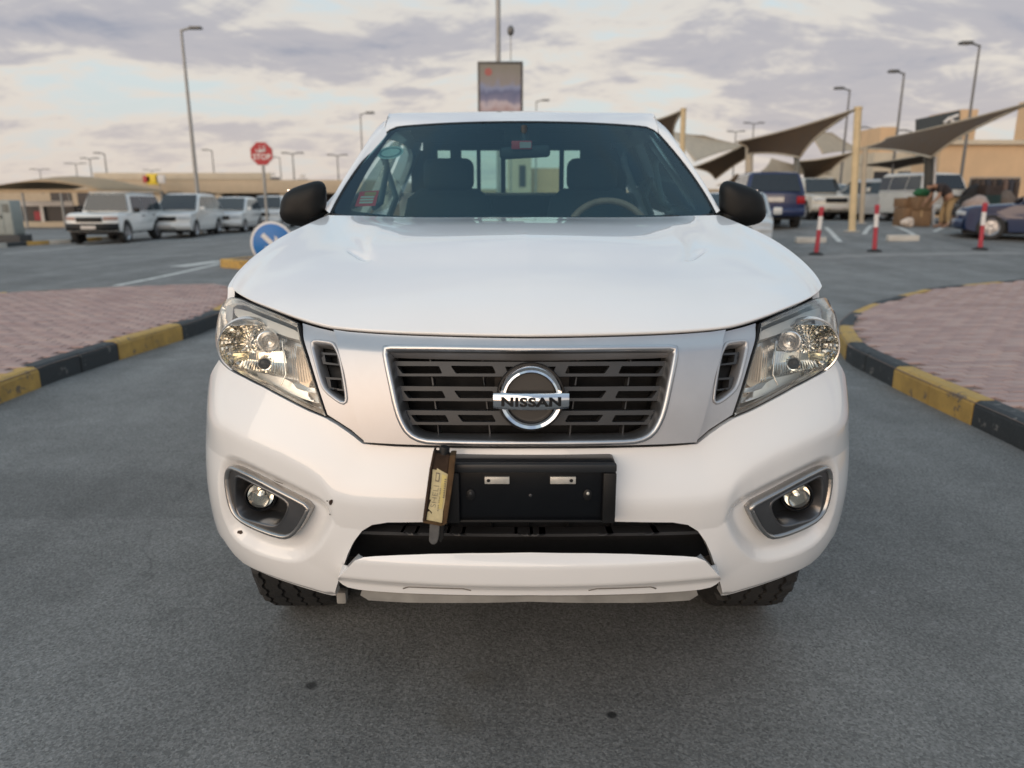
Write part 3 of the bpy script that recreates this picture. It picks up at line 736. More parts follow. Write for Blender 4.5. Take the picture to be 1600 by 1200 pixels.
# ------------------------------------------------------------------ front wings
def crest_at(y):
    return np.interp(y, crest[:, 1], crest[:, 0]), np.interp(y, crest[:, 1], crest[:, 2])
def wing(sg):
    def S(uv):
        y, z = uv[:, 0], uv[:, 1]; xc, zc2 = crest_at(np.clip(y, 2.145, 2.8)); xc = -xc-0.008; zl = 0.92; k = np.clip((z-zl)/(zc2-0.004-zl), 0, 1)
        xo = 0.905-0.10*sstep(2.55, 2.07, y)*sstep(0.6, 0.95, z)
        return np.stack((sg*(xc+(xo-xc)*np.power(np.maximum(1-k, 0.0), 2.4)), y, np.minimum(z, zc2-0.004)), 1)
    top = [(y, float(crest_at(y)[1])-0.006) for y in np.linspace(2.80, 2.15, 12)]
    arc = [(2.52+0.465*math.cos(a), 0.385+0.465*math.sin(a)) for a in np.radians(np.linspace(150, 0, 16))]
    poly = [(2.995, 0.46), (2.985, 1.20), (3.03, 1.342), (2.90, 1.350)]+top+[(2.13, 1.13), (2.08, 1.06), (2.07, 0.9)]+[p for p in arc if p[0] > 2.08]+[(2.94, 0.46)]
    return patch('front_wing', S, np.array(poly), [], paint, truck, 0.03, 0.02)
wing(-1); wing(1)
# ------------------------------------------------------------------ windscreen, pillars, roof
botc = np.array([at_y(517, 334, 2.96), at_y(640, 350, 2.80), at_y(819, 356, 2.74)]); botc[-1, 0] = 0
topc = np.array([at_y(611, 199, 3.52), at_y(700, 193, 3.44), at_y(819, 190.5, 3.41)]); topc[-1, 0] = 0
midc = np.array([at_y(556, 267, 3.24), at_y(668, 269, 3.11), at_y(819, 271, 3.07)]); midc[-1, 0] = 0
def sym(c):
    xs = np.concatenate((c[:, 0], -c[-2::-1, 0])); P = np.concatenate((c, c[-2::-1]*np.array((-1, 1, 1))))
    return P
def qcurve(c):
    P = sym(c); prm = np.linspace(-1, 1, len(P)); return [spline(prm, P[:, k]) for k in range(3)]
qb, qm, qt = qcurve(botc), qcurve(midc), qcurve(topc)
def ev(q, a): return np.stack([f(a) for f in q], -1)
def Wn(uv):
    a, b = uv[:, 0], uv[:, 1]; p, m, t = ev(qb, a), ev(qm, a), ev(qt, a); b = b[:, None]
    return p*(1-b)*(1-2*b)+4*m*b*(1-b)+t*b*(2*b-1)
W = lambda uv: Wn(np.atleast_2d(np.asarray(uv, float)))
def flipn(S):                              # swap the parameters so that normals face outward
    return lambda uv: S(np.atleast_2d(np.asarray(uv, float)))
ws_out = smooth_poly([(-1, 0), (1, 0), (1, 1), (-1, 1)], 0)
ws_out = np.array([(-1, 0), (1, 0), (1, 0.92), (0.985, 0.965), (0.94, 0.995), (0.86, 1.0), (-0.86, 1.0), (-0.94, 0.995), (-0.985, 0.965), (-1, 0.92)])
wind = patch('windscreen', W, ws_out, [], windg, truck, 0.05, 0.0)
ws_in = smooth_poly([(-0.90, 0.06), (0.90, 0.06), (0.935, 0.95), (-0.935, 0.95)], 0)
ws_in = np.array([(-0.86, 0.07), (0.86, 0.07), (0.885, 0.085), (0.895, 0.12), (0.935, 0.90), (0.925, 0.935), (0.89, 0.955), (-0.89, 0.955), (-0.925, 0.935), (-0.935, 0.90), (-0.895, 0.12), (-0.885, 0.085)])
patch('windscreen_border', offset(-0.003, W), ws_out, [ws_in], frit, wind, 0.03, 0.0)
ring_strip('windscreen_seal', ws_out, W, 0, [(-0.006, -0.008), (-0.004, 0.003), (0.0, 0.003), (0.010, 0.001)], blackp, wind)
# cowl under the wipers
cw = np.stack([np.linspace(-0.70, 0.70, 25), 2.80+0.10*(np.linspace(-1, 1, 25))**2, np.full(25, 1.318)], 1)
G = np.stack((cw+np.array((0, -0.09, -0.02)), cw, cw+np.array((0, 0.10, 0.03))), 0); grid_obj('cowl', G, blackp, truck)
# pillar: between glass edge and the door frame
outer = np.array([at_y(511, 327, 3.02), at_y(540, 276, 3.22), at_y(566, 234, 3.38), at_y(589, 200, 3.52), at_y(604, 187, 3.62)])
outr = resample(outer, 16); innr = W(np.stack((np.full(16, -1.0), np.linspace(0, 0.925, 16)), 1))
roofz = spline([3.40, 3.50, 3.62, 3.9, 4.3, 4.7], [1.752, 1.782, 1.806, 1.842, 1.845, 1.82])
# roof skin
ra = np.linspace(-1, 1, 61); ry = np.concatenate((np.linspace(0, 0.2, 10), np.linspace(0.24, 1, 16)))
be_ = np.interp(np.abs(ra), [0, 0.86, 0.94, 0.985, 1.0], [1, 1, 0.995, 0.965, 0.92]); tf = W(np.stack((ra, be_), 1))
G = np.zeros((len(ry), len(ra), 3))
for i, f in enumerate(ry):
    for j, a in enumerate(ra):
        y0 = float(tf[j, 1])+0.004; y = y0+(4.70-y0)*f; x = tf[j, 0]+(0.605*a-tf[j, 0])*sstep(0, 0.3, f)
        zt = float(roofz(y))-0.018*a*a*sstep(0.02, 0.3, f)-0.045*abs(a)**10*sstep(0.1, 0.5, f)
        z0 = tf[j, 2]+0.004; G[i, j] = (x, y, z0+(zt-z0)*min(1, f/0.13)**0.55 if f < 0.13 else zt)
grid_obj('roof', G, paint, truck, flip=False); G_roof = G.copy()
# roof rails and side frame: surface leaning in from belt line to rail
_sidex = spline([1.10, 1.20, 1.36, 1.50, 1.62, 1.70, 1.78], [0.905, 0.885, 0.775, 0.695, 0.635, 0.600, 0.575])
def side_S(sg):
    def S(uv):
        y, z = uv[:, 0], uv[:, 1]; x = _sidex(z)
        return np.stack((sg*x, y, z), 1)
    return S
for sg in (-1, 1):
    rows = []; ie = G_roof[4:, 0] if True else None; oe = np.array([(-float(_sidex(1.768)), float(q[1])+0.02, 1.768) for q in ie]); inn2 = np.concatenate((innr, ie)); out2 = np.concatenate((outr, oe))
    for k, f in enumerate((0, 0.12, 0.35, 0.65, 0.9, 1.0)):
        P = inn2*(1-f)+out2*f; bul = 0.020*math.sin(math.pi*min(1, f+0.12))
        P = P+(np.array((-0.5, -0.6, 0.35))*bul)*np.concatenate((np.ones(16), np.linspace(0.9, 0.3, len(ie))))[:, None]; rows.append(P)
    rows.append(out2+np.array((0.03, 0.06, -0.03)))
    G = np.stack(rows, 0)
    if sg > 0: G = G*np.array((-1, 1, 1))
    grid_obj('windscreen_pillar', G, paint, truck, flip=sg > 0)
front_line = [(float(p[1]), float(p[2])) for p in outr]
for sg in (-1, 1):
    poly = np.array([(2.93, 1.14)]+[(2.95, 1.28)]+front_line+[(3.8, 1.765), (4.3, 1.77), (4.66, 1.755), (4.72, 1.70), (4.78, 1.14)])
    fw = smooth_poly([(3.10, 1.20), (3.17, 1.33), (3.35, 1.52), (3.52, 1.65), (3.62, 1.685), (3.86, 1.69), (3.86, 1.20)], 1, keep=(0, 5, 6))
    rw = smooth_poly([(3.95, 1.20), (3.95, 1.69), (4.45, 1.68), (4.58, 1.60), (4.62, 1.20)], 1, keep=(0, 1, 4))
    patch('door_frame', side_S(sg), poly, [fw, rw], paint, truck, 0.03, 0.03)
    patch('side_window', offset(-0.014*sg, side_S(sg)), fw, [], sideg, truck, 0.06, 0.0)
    patch('side_window', offset(-0.014*sg, side_S(sg)), rw, [], sideg, truck, 0.06, 0.0)
    patch('mirror_corner_panel', offset(0.004*sg, side_S(sg)), np.array([(2.79, 1.345), (3.03, 1.375), (3.14, 1.22), (3.12, 1.12), (2.9, 1.12)]), [], blackp, truck, 0.05, 0.0)
    # doors
    for (ya, yb) in ((2.97, 3.895), (3.905, 4.76)):
        d = box_obj('door', (sg*0.915 if sg < 0 else 0.885, sg*0.885 if sg < 0 else 0.915, ya, yb, 0.55, 1.15), paint, truck, bev=0.012)
        box_obj('door_handle', (sg*0.945 if sg < 0 else 0.915, sg*0.915 if sg < 0 else 0.945, yb-0.24, yb-0.06, 1.00, 1.035), blackp, d, bev=0.01)
    box_obj('sill', (min(sg*0.90, sg*0.80), max(sg*0.90, sg*0.80), 3.0, 4.80, 0.44, 0.548), blackp, truck, bev=0.01)
# load bed
bed = box_obj('load_bed', (-0.80, 0.80, 4.85, 6.70, 0.62, 0.70), darkvoid, truck, bev=0.01)
for sg in (-1, 1): box_obj('bed_side', (min(sg*0.80, sg*0.91), max(sg*0.80, sg*0.91), 4.81, 6.72, 0.62, 1.14), paint, truck, bev=0.025)
box_obj('bed_front', (-0.799, 0.799, 4.80, 4.848, 0.62, 1.13), paint, truck, bev=0.01)
box_obj('tailgate', (-0.80, 0.80, 6.721, 6.76, 0.64, 1.13), paint, truck, bev=0.012)
box_obj('rear_bumper', (-0.88, 0.88, 6.762, 6.92, 0.50, 0.66), chrome, truck, bev=0.02)
box_obj('chassis', (-0.45, 0.45, 2.2, 6.6, 0.38, 0.56), darkvoid, truck, bev=0.02)
box_obj('cab_floor', (-0.86, 0.86, 2.86, 4.74, 0.57, 0.62), darkvoid, truck)
box_obj('firewall', (-0.84, 0.84, 2.84, 2.87, 0.60, 1.28), darkvoid, truck)
# engine bay filler so that nothing shows through under the bonnet
box_obj('engine_bay', (-0.62, 0.62, 1.95, 2.80, 0.52, 1.08), darkvoid, truck, bev=0.02)
# wheel housings
for sg in (-1, 1):
    bm = bmesh.new(); n = 20; ang = np.radians(np.linspace(-5, 148, n)); rings = []
    for x in (0.60, 0.86):
        rings.append([bm.verts.new((sg*x, 2.52+0.455*math.cos(a), 0.385+0.455*math.sin(a))) for a in ang])
    for j in range(n-1): bm.faces.new((rings[0][j], rings[0][j+1], rings[1][j+1], rings[1][j]))
    bm.faces.new(rings[0]); bm_obj('wheel_housing', bm, darkvoid, truck)
# rear wall of the cab with the sliding window
rw_y = 4.70
zb1, zt1 = at_y(800, 301, rw_y)[2], at_y(800, 235, rw_y)[2]
xa = at_y(684, 260, rw_y)[0]; xe = at_y(906, 260, rw_y)[0]
def pan(name, a, b, c, d, m, p=truck, th=0.02): return box_obj(name, (a, b, rw_y, rw_y+th, c, d), m, p)
backm = mat('cab_lining', (0.035, 0.038, 0.04), 0.7, var=0.2, vscale=8)
pan('cab_back', -0.86, 0.86, 0.6, 1.18, paint, th=0.03); pan('cab_back', -0.74, 0.74, 1.18, zb1, paint, th=0.03); pan('cab_back', -0.585, 0.585, zt1, 1.775, backm)
pan('cab_back', -0.66, xa, zb1, zt1, backm); pan('cab_back', xe, 0.66, zb1, zt1, backm)
rwin = box_obj('rear_window', (xa, xe, rw_y+0.008, rw_y+0.012, zb1, zt1), glass('rear_glass', (0.80, 0.90, 0.86), 1.45), truck)
for pxa, pxb in ((704, 721), (745, 751), (783, 790), (874, 881)):
    a_, b_ = at_y(pxa, 260, rw_y)[0], at_y(pxb, 260, rw_y)[0]; box_obj('window_bar', (a_, b_, rw_y-0.012, rw_y+0.018, zb1, zt1), backm, rwin)
# rack of thin bars behind the window
# ------------------------------------------------------------------ interior
trim = mat('cabin_trim', (0.030, 0.034, 0.036), 0.6, var=0.2, vscale=10)
seatm = mat('seat_fabric', (0.042, 0.048, 0.054), 0.85, var=0.25, vscale=30)
gdash = prism_obj('dashboard', [(2.90, 1.00), (2.90, 1.30), (3.00, 1.315), (3.22, 1.30), (3.40, 1.25), (3.42, 1.15), (3.36, 1.0)], -0.80, 0.80, 'x', trim, truck, bev=0.02)
box_obj('instrument_hood', (0.20, 0.56, 3.28, 3.44, 1.24, 1.325), trim, truck, bev=0.03, seg=3)
def seat(name, cx, y, w):
    st = empty(name); st.parent = truck
    prof = [(y-0.52, 0.80), (y-0.50, 0.95), (y-0.05, 0.98), (y+0.05, 0.75)]
    prism_obj('seat_cushion', prof, cx-w, cx+w, 'x', seatm, st, bev=0.03)
    bm = bmesh.new(); rows = []
    for k, (yy, zz, ww, dd) in enumerate(((y-0.02, 0.92, w, 0.09), (y+0.02, 1.10, w, 0.09), (y+0.06, 1.28, w*0.97, 0.08), (y+0.10, 1.42, w*0.86, 0.06), (y+0.12, 1.47, w*0.6, 0.03))):
        ring = []
        for j in range(20):
            a_ = 2*math.pi*j/20; ring.append(bm.verts.new((cx+ww*abs(math.cos(a_))**0.55*np.sign(math.cos(a_)), yy+dd*abs(math.sin(a_))**0.7*np.sign(math.sin(a_)), zz)))
        rows.append(ring)
    for A_, B_ in zip(rows, rows[1:]):
        for j in range(20): bm.faces.new((A_[j], A_[(j+1) % 20], B_[(j+1) % 20], B_[j]))
    bm.faces.new(rows[-1]); bm.faces.new(rows[0][::-1])
    bm_obj('seat_back', bm, seatm, st, smooth=True)
    bm = bmesh.new(); box(bm, cx-0.13, cx+0.13, y+0.06, y+0.16, 1.455, 1.62, bev=0.045, seg=4); bm_obj('headrest', bm, seatm, st, smooth=True)
    for dx in (-0.06, 0.06): tube_obj('headrest_post', [(cx+dx, y+0.11, 1.40), (cx+dx, y+0.11, 1.50)], 0.007, chrome, st, 8)
    return st
seat('seat', -0.37, 3.86, 0.25); seat('seat', 0.37, 3.86, 0.25)
rb = empty('rear_bench'); rb.parent = truck
box_obj('bench_back', (-0.66, 0.66, 4.56, 4.66, 0.80, 1.44), seatm, rb, bev=0.04, seg=3)
box_obj('bench_cushion', (-0.66, 0.66, 4.10, 4.60, 0.74, 0.90), seatm, rb, bev=0.05, seg=3)
for cx in (-0.42, 0.42): box_obj('headrest', (cx-0.12, cx+0.12, 4.55, 4.63, 1.43, 1.55), seatm, rb, bev=0.035, seg=3)
# steering wheel
sw = empty('steering_wheel'); sw.parent = truck
c = at_y(953, 338, 3.34); T = Matrix.Translation(Vector((c[0], 3.36, 1.245))) @ Matrix.Rotation(R(62), 4, 'X')
wood = mat('wheel_rim', (0.52, 0.29, 0.19), 0.4, var=0.2, vscale=20)
bm = bmesh.new(); tube(bm, [(0.185*math.cos(a), 0.185*math.sin(a), 0) for a in np.linspace(0, 2*math.pi, 40, endpoint=False)], 0.016, 10, closed=True); bmesh.ops.transform(bm, matrix=T, verts=bm.verts); bm_obj('rim', bm, wood, sw, smooth=True)
bm = bmesh.new(); box(bm, -0.07, 0.07, -0.06, 0.06, -0.03, 0.02, bev=0.025, seg=3, mtx=T); bm_obj('hub', bm, trim, sw, smooth=True)
for a in (R(0), R(180), R(270)):
    bm = bmesh.new(); tube(bm, [(0.05*math.cos(a), 0.05*math.sin(a), 0), (0.18*math.cos(a), 0.18*math.sin(a), 0)], 0.014, 8); bmesh.ops.transform(bm, matrix=T, verts=bm.verts); bm_obj('spoke', bm, trim, sw, smooth=True)
# rear view mirror with red tag
mp = at_y(819, 238, 3.30)
mir = box_obj('rear_view_mirror', (mp[0]-0.105, mp[0]+0.112, 3.30, 3.335, mp[2]-0.024, mp[2]+0.026), trim, truck, bev=0.016, seg=3, mtx=Matrix.Translation(mp) @ Matrix.Rotation(R(-3), 4, 'Y') @ Matrix.Translation(-Vector(mp)))
tube_obj('mirror_stem', [(mp[0], 3.33, mp[2]+0.03), (mp[0], 3.36, mp[2]+0.11)], 0.014, trim, mir)
q = at_y(815, 226.5, 3.285); red = mat('tag_red', (0.75, 0.05, 0.06), 0.5, var=0.1)
tg = box_obj('mirror_tag', (q[0]-0.043, q[0]+0.043, 3.283, 3.287, q[2]-0.017, q[2]+0.017), red, mir, bev=0.001)
box_obj('tag_print', (q[0]-0.008, q[0]+0.040, 3.280, 3.2826, q[2]-0.012, q[2]+0.012), mat('tag_pale', (0.62, 0.52, 0.50), 0.5, var=0.1), tg)
text_obj('tag_lettering', 'TAG', 0.016, red, tg, Matrix.Translation((q[0]+0.016, 3.2795, q[2])) @ Matrix.Rotation(R(90), 4, 'X'), depth=0.0003, sx=1.2) if False else None
# sun visors and headlining
for sg in (-1, 1):
    box_obj('sun_visor', (min(sg*0.08, sg*0.50), max(sg*0.08, sg*0.50), 3.50, 3.66, 1.705, 1.725), mat('visor_grey', (0.12, 0.13, 0.13), 0.8, var=0.1), truck, bev=0.008, mtx=Matrix.Translation((0, 3.5, 1.72)) @ Matrix.Rotation(R(-12), 4, 'X') @ Matrix.Translation((0, -3.5, -1.72)))
box_obj('headlining', (-0.50, 0.50, 3.66, 4.68, 1.745, 1.757), mat('lining_grey', (0.16, 0.17, 0.17), 0.9, var=0.1), truck)
for sg in (-1, 1):
    # door cards and seat belts
    box_obj('door_card', (min(sg*0.85, sg*0.88), max(sg*0.85, sg*0.88), 2.98, 4.70, 0.64, 1.19), trim, truck, bev=0.01)
    belt = mat('belt_webbing', (0.10, 0.11, 0.11), 0.8, var=0.1)
    tube_obj('seat_belt', [(sg*0.70, 3.95, 1.62), (sg*0.62, 3.80, 1.42), (sg*0.72, 3.82, 1.20), (sg*0.74, 3.85, 0.9)], 0.016, belt, truck, 6)
    tube_obj('grab_handle', [(sg*0.66, 3.40, 1.38), (sg*0.64, 3.46, 1.40), (sg*0.62, 3.56, 1.56), (sg*0.63, 3.58, 1.60)], 0.014, mat('handle_grey', (0.10, 0.12, 0.12), 0.6), truck, 8)
# ------------------------------------------------------------------ stickers on the screen
def on_screen(px, py):
    a, b = -0.5 if px < 819 else 0.5, 0.5; p = np.array((a, b))
    for _ in range(20):
        q0 = project(W(p))[0]; e = 1e-4
        J = np.stack(((project(W(p+(e, 0)))[0]-q0)/e, (project(W(p+(0, e)))[0]-q0)/e), 1); p = p+np.clip(np.linalg.solve(J, np.array((px, py))-q0), -0.3, 0.3)
    return p
def sticker(name, pxs, m, d=0.0015, parent=wind): return patch(name, offset(d-0.006, W), np.array([on_screen(*p) for p in pxs]), [], m, parent, 0.03, 0.0)
def ell(cx, cy, rx, ry, tilt, n=28): return [(cx+rx*math.cos(t)*math.cos(tilt)-ry*math.sin(t)*math.sin(tilt), cy+rx*math.cos(t)*math.sin(tilt)+ry*math.sin(t)*math.cos(tilt)) for t in np.linspace(0, 2*math.pi, n, endpoint=False)]
pale = mat('sticker_pale', (0.50, 0.66, 0.60), 0.6, var=0.1, vscale=60); dkgr = mat('sticker_dark', (0.14, 0.24, 0.24), 0.6)
s1 = sticker('round_sticker', ell(609.5, 237, 21, 9.6, -0.17), pale); sticker('sticker_ring', ell(609.5, 237, 18.2, 7.7, -0.17), dkgr, 0.002, s1); sticker('sticker_face', ell(609.8, 237, 14.5, 5.8, -0.17), pale, 0.0025, s1)
s2 = sticker('permit_sticker', [(554, 321), (562, 298), (592, 296), (586, 320)], red)
sticker('sticker_top', [(568, 304), (570, 299), (588, 298.5), (586, 304)], mat('sticker_ochre', (0.50, 0.30, 0.08), 0.6), 0.002, s2)
for k in range(3): sticker('sticker_line', [(562-k*1.2+0.3, 308+k*4.2), (564-k*1.2, 305.2+k*4.2), (585-k*1.2, 304.8+k*4.2), (583.5-k*1.2, 307.6+k*4.2)], mat('sticker_cream', (0.62, 0.62, 0.48), 0.6), 0.002, s2)
# ------------------------------------------------------------------ wipers
for pts in ([(571, 339), (600, 342), (700, 340), (830, 338)], [(826, 344), (900, 342), (1000, 340), (1060, 340)]):
    P = [at_y(a, b, 2.88+0.0*i) for i, (a, b) in enumerate(pts)]
    wp = tube_obj('wiper', P, 0.009, blackp, truck, 8)
# ------------------------------------------------------------------ door mirrors
for sg in (-1, 1):
    m = empty('door_mirror'); m.parent = truck
    c = at_y(474, 321, 3.02); c = np.array((c[0], 3.02, c[2])); 
    bm = bmesh.new(); nu, nv = 28, 16; grid = []
    for i in range(nv+1):
        ph_ = -math.pi/2+math.pi*i/nv; row = []
        for j in range(nu):
            th = 2*math.pi*j/nu; ce = lambda v, p: np.sign(v)*abs(v)**p
            xx_ = ce(math.cos(ph_), 0.75)*ce(math.cos(th), 0.55); zz_ = ce(math.cos(ph_), 0.75)*ce(math.sin(th), 0.62); yy_ = ce(math.sin(ph_), 0.9)
            w_ = 0.091; h_ = 0.083
            zz2 = zz_*h_*(1.0+0.16*xx_)+0.014*xx_*(zz_ > 0)      # taller at the inner end
            xx2 = xx_*w_+0.012*zz_
            row.append(bm.verts.new((c[0]+xx2, c[1]+yy_*0.055, c[2]+zz2)))
        grid.append(row)
    for A_, B_ in zip(grid, grid[1:]):
        for j in range(nu):
            try: bm.faces.new((A_[j], A_[(j+1) % nu], B_[(j+1) % nu], B_[j]))
            except ValueError: pass
    bmesh.ops.remove_doubles(bm, verts=bm.verts, dist=1e-4)
    if sg > 0: bmesh.ops.scale(bm, vec=(-1, 1, 1), verts=bm.verts)
    bm_obj('mirror_shell', bm, mat('mirror_plastic', (0.006, 0.0065, 0.007), 0.5, var=0.1, spec=0.3), m, smooth=True)
    tube_obj('mirror_arm', [(-sg*c[0]*1.0 if False else sg*abs(c[0])-sg*0.05, 3.04, c[2]-0.07), (sg*0.80, 3.06, c[2]-0.10), (sg*0.76, 3.07, c[2]-0.10)], 0.022, blackp, m)
    box_obj('mirror_glass', (sg*abs(c[0])-0.075, sg*abs(c[0])+0.075, 3.073, 3.077, c[2]-0.062, c[2]+0.062), chrome, m)
# ------------------------------------------------------------------ wheels
def wheel(cx, cy, rad, width, sg):
    wh = empty('wheel'); wh.parent = truck
    prof = []; hw = width/2
    prof += [(rad*0.62, -hw*0.92), (rad*0.80, -hw*1.02), (rad*0.93, -hw*0.98), (rad*0.985, -hw*0.86)]
    for k in range(4):
        x0_ = -hw*0.70+k*hw*0.4; prof += [(rad, x0_), (rad-0.010, x0_+0.002), (rad-0.010, x0_+0.009), (rad, x0_+0.011)]
    prof += [(rad*0.985, hw*0.86), (rad*0.93, hw*0.98), (rad*0.80, hw*1.02), (rad*0.62, hw*0.92)]
    bm = bmesh.new(); n = 168; rings = []
    for r, h in prof:
        ring = []
        for j in range(n):
            a = 2*math.pi*j/n; z = 0.0045*(1 if (j//2) % 2 else -1) if r > rad-0.011 else 0; rr = r
            if r > rad*0.97 and abs(h) > hw*0.8 and (j % 6) < 2: rr = r-0.008
            ring.append(bm.verts.new((h+z, rr*math.cos(a), rr*math.sin(a))))
        rings.append(ring)
    for A_, B_ in zip(rings, rings[1:]):
        for j in range(n): bm.faces.new((A_[j], A_[(j+1) % n], B_[(j+1) % n], B_[j]))
    bmesh.ops.translate(bm, vec=(cx, cy, rad), verts=bm.verts); bm_obj('tyre', bm, rubber, wh)
    T = Matrix.Translation((cx, cy, rad)) @ Matrix.Rotation(R(90)*sg, 4, 'Y')
    lathe_obj('rim', [(0.0, hw*0.5), (rad*0.2, hw*0.55), (rad*0.25, hw*0.45), (rad*0.5, hw*0.25), (rad*0.60, hw*0.7), (rad*0.64, hw*0.9), (rad*0.63, -hw*0.9)], silver, wh, 36, T)
    for k in range(6):
        bm = bmesh.new(); box(bm, rad*0.16, rad*0.58, -0.035, 0.035, hw*0.40, hw*0.72, bev=0.01, mtx=T @ Matrix.Rotation(2*math.pi*k/6, 4, 'Z')); bm_obj('spoke', bm, silver, wh, angle=40)
RW = 0.375
for cx, cy, sg in ((-0.755, 2.485, -1), (0.755, 2.485, 1), (-0.762, 5.55, -1), (0.762, 5.55, 1)): wheel(cx, cy, RW, 0.255, sg)
for ch in truck.children: ch.location.y -= 4.2

# ================================================================== case with peeling label hanging in front of the bumper
brown = mat('brown_metal', (0.045, 0.026, 0.016), 0.5, metal=0.3, var=0.35, vscale=40)
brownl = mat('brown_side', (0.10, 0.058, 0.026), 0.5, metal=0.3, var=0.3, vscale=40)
cream = mat('label_cream', (0.62, 0.54, 0.32), 0.6, var=0.12, vscale=50)
ly = 1.535
def LP(px, py, y=ly): return at_y(px, py, y)
base = LP(680, 848)
case = empty('lock_case', (base[0], ly, base[2]), 0, 'narrow brown metal case with peeling cream label leaning on the plate holder', 'case')
def quad_box(name, pxs, yf, yb, m, parent, bev=0.002):
    bm = bmesh.new(); f = [bm.verts.new(LP(a, b, yf)) for a, b in pxs]; k = [bm.verts.new(LP(a, b, yf)+np.array((0, yb-yf, 0))) for a, b in pxs]; n = len(f)
    bm.faces.new(f); bm.faces.new(k[::-1])
    for i in range(n): bm.faces.new((f[i], k[i], k[(i+1) % n], f[(i+1) % n]))
    if bev: bmesh.ops.bevel(bm, geom=bm.edges[:], offset=bev, segments=2, affect='EDGES')
    return bm_obj(name, bm, m, parent, angle=40)
quad_box('case_body', [(677.5, 708), (703, 711.5), (690.5, 819), (660.5, 815)], ly+0.004, ly+0.030, brown, case)
quad_box('case_flange', [(676.5, 706.5), (680, 707.5), (674, 733), (664.5, 815), (660, 814.5), (671, 733)], ly-0.004, ly+0.030, brown, case, 0.001)
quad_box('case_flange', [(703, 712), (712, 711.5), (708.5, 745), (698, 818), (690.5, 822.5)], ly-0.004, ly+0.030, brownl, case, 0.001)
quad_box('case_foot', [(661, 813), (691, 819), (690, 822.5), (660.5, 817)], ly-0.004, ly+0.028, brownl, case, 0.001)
quad_box('label', [(676, 733.5), (682, 734.5), (683, 731.5), (691, 736.5), (701.5, 742), (697.5, 770), (692.5, 797), (690.3, 819.2), (665.8, 815.2), (668, 800), (671.5, 799), (674, 803), (675, 800.5), (669, 794.5), (671, 788), (673.5, 781), (671, 780), (673.5, 765)], ly+0.0022, ly+0.0035, cream, case, 0)
quad_box('label_band', [(691, 741), (698, 744), (690.5, 795), (684.5, 795)], ly+0.0014, ly+0.0021, mat('label_yellow', (0.66, 0.55, 0.22), 0.6, var=0.1, vscale=40), case, 0)
lettm = mat('label_ink', (0.22, 0.19, 0.15), 0.6)
ang = math.atan2(0.0, 1)
v0, v1 = LP(678, 805), LP(689, 735); dvec = Vector(v1-v0); lang = math.atan2(dvec.z, dvec.x)
def label_text(name, body, px, py, size, sx, off):
    c = LP(px, py, ly); T = Matrix.Translation((c[0], ly+0.0012, c[2])) @ Matrix.Rotation(-(lang), 4, 'Y') @ Matrix.Rotation(R(90), 4, 'X')
    return text_obj(name, body, size, lettm, case, T, depth=0.0002, offset=off, sx=sx)
label_text('label_lettering', 'SHELI', 679.5, 776, 0.017, 1.35, -0.0004)
quad_box('label_emblem', [(681.5, 738), (687.5, 739.5), (686, 753), (680, 752)], ly+0.0012, ly+0.002, lettm, case, 0)
quad_box('label_emblem', [(682.5, 740), (686.5, 741), (685, 751), (681.2, 750.3)], ly+0.0006, ly+0.0011, cream, case, 0)
for k in range(14):
    f = k/13; a, b = 688.5-f*4.5, 763+f*34
    if k % 5 != 4: quad_box('label_print', [(a-0.7, b), (a+0.9, b+0.2), (a+0.7, b+1.6), (a-0.9, b+1.4)], ly+0.0010, ly+0.0013, lettm, case, 0)
for k in range(9):
    f = k/8; a, b = 696-f*3, 748+f*28
    quad_box('label_print', [(a-1.1, b), (a+1.1, b+0.3), (a+0.8, b+2.2), (a-1.3, b+1.9)], ly+0.0004, ly+0.0008, lettm, case, 0)
c = LP(693, 706.5); lathe_obj('case_cap', [(0.0, 0.012), (0.010, 0.012), (0.0115, 0.009), (0.0115, -0.02), (0.0, -0.02)], blackp, case, 24, Matrix.Translation((c[0], ly+0.016, c[2]-0.004)) @ Matrix.Rotation(R(7), 4, 'Y'))
quad_box('case_tongue', [(671.5, 818), (687.5, 820), (685, 842), (682.5, 848.5), (678, 851.5), (673, 850), (670, 845)], ly+0.008, ly+0.014, mat('tongue_grey', (0.11, 0.11, 0.11), 0.6, var=0.2, vscale=60), case, 0.0015)
quad_box('case_hook', [(688, 820), (694, 818), (693, 840), (689, 848), (686, 846)], ly+0.012, ly+0.06, blackp, case, 0.001)
for ch in case.children: ch.location = -case.location
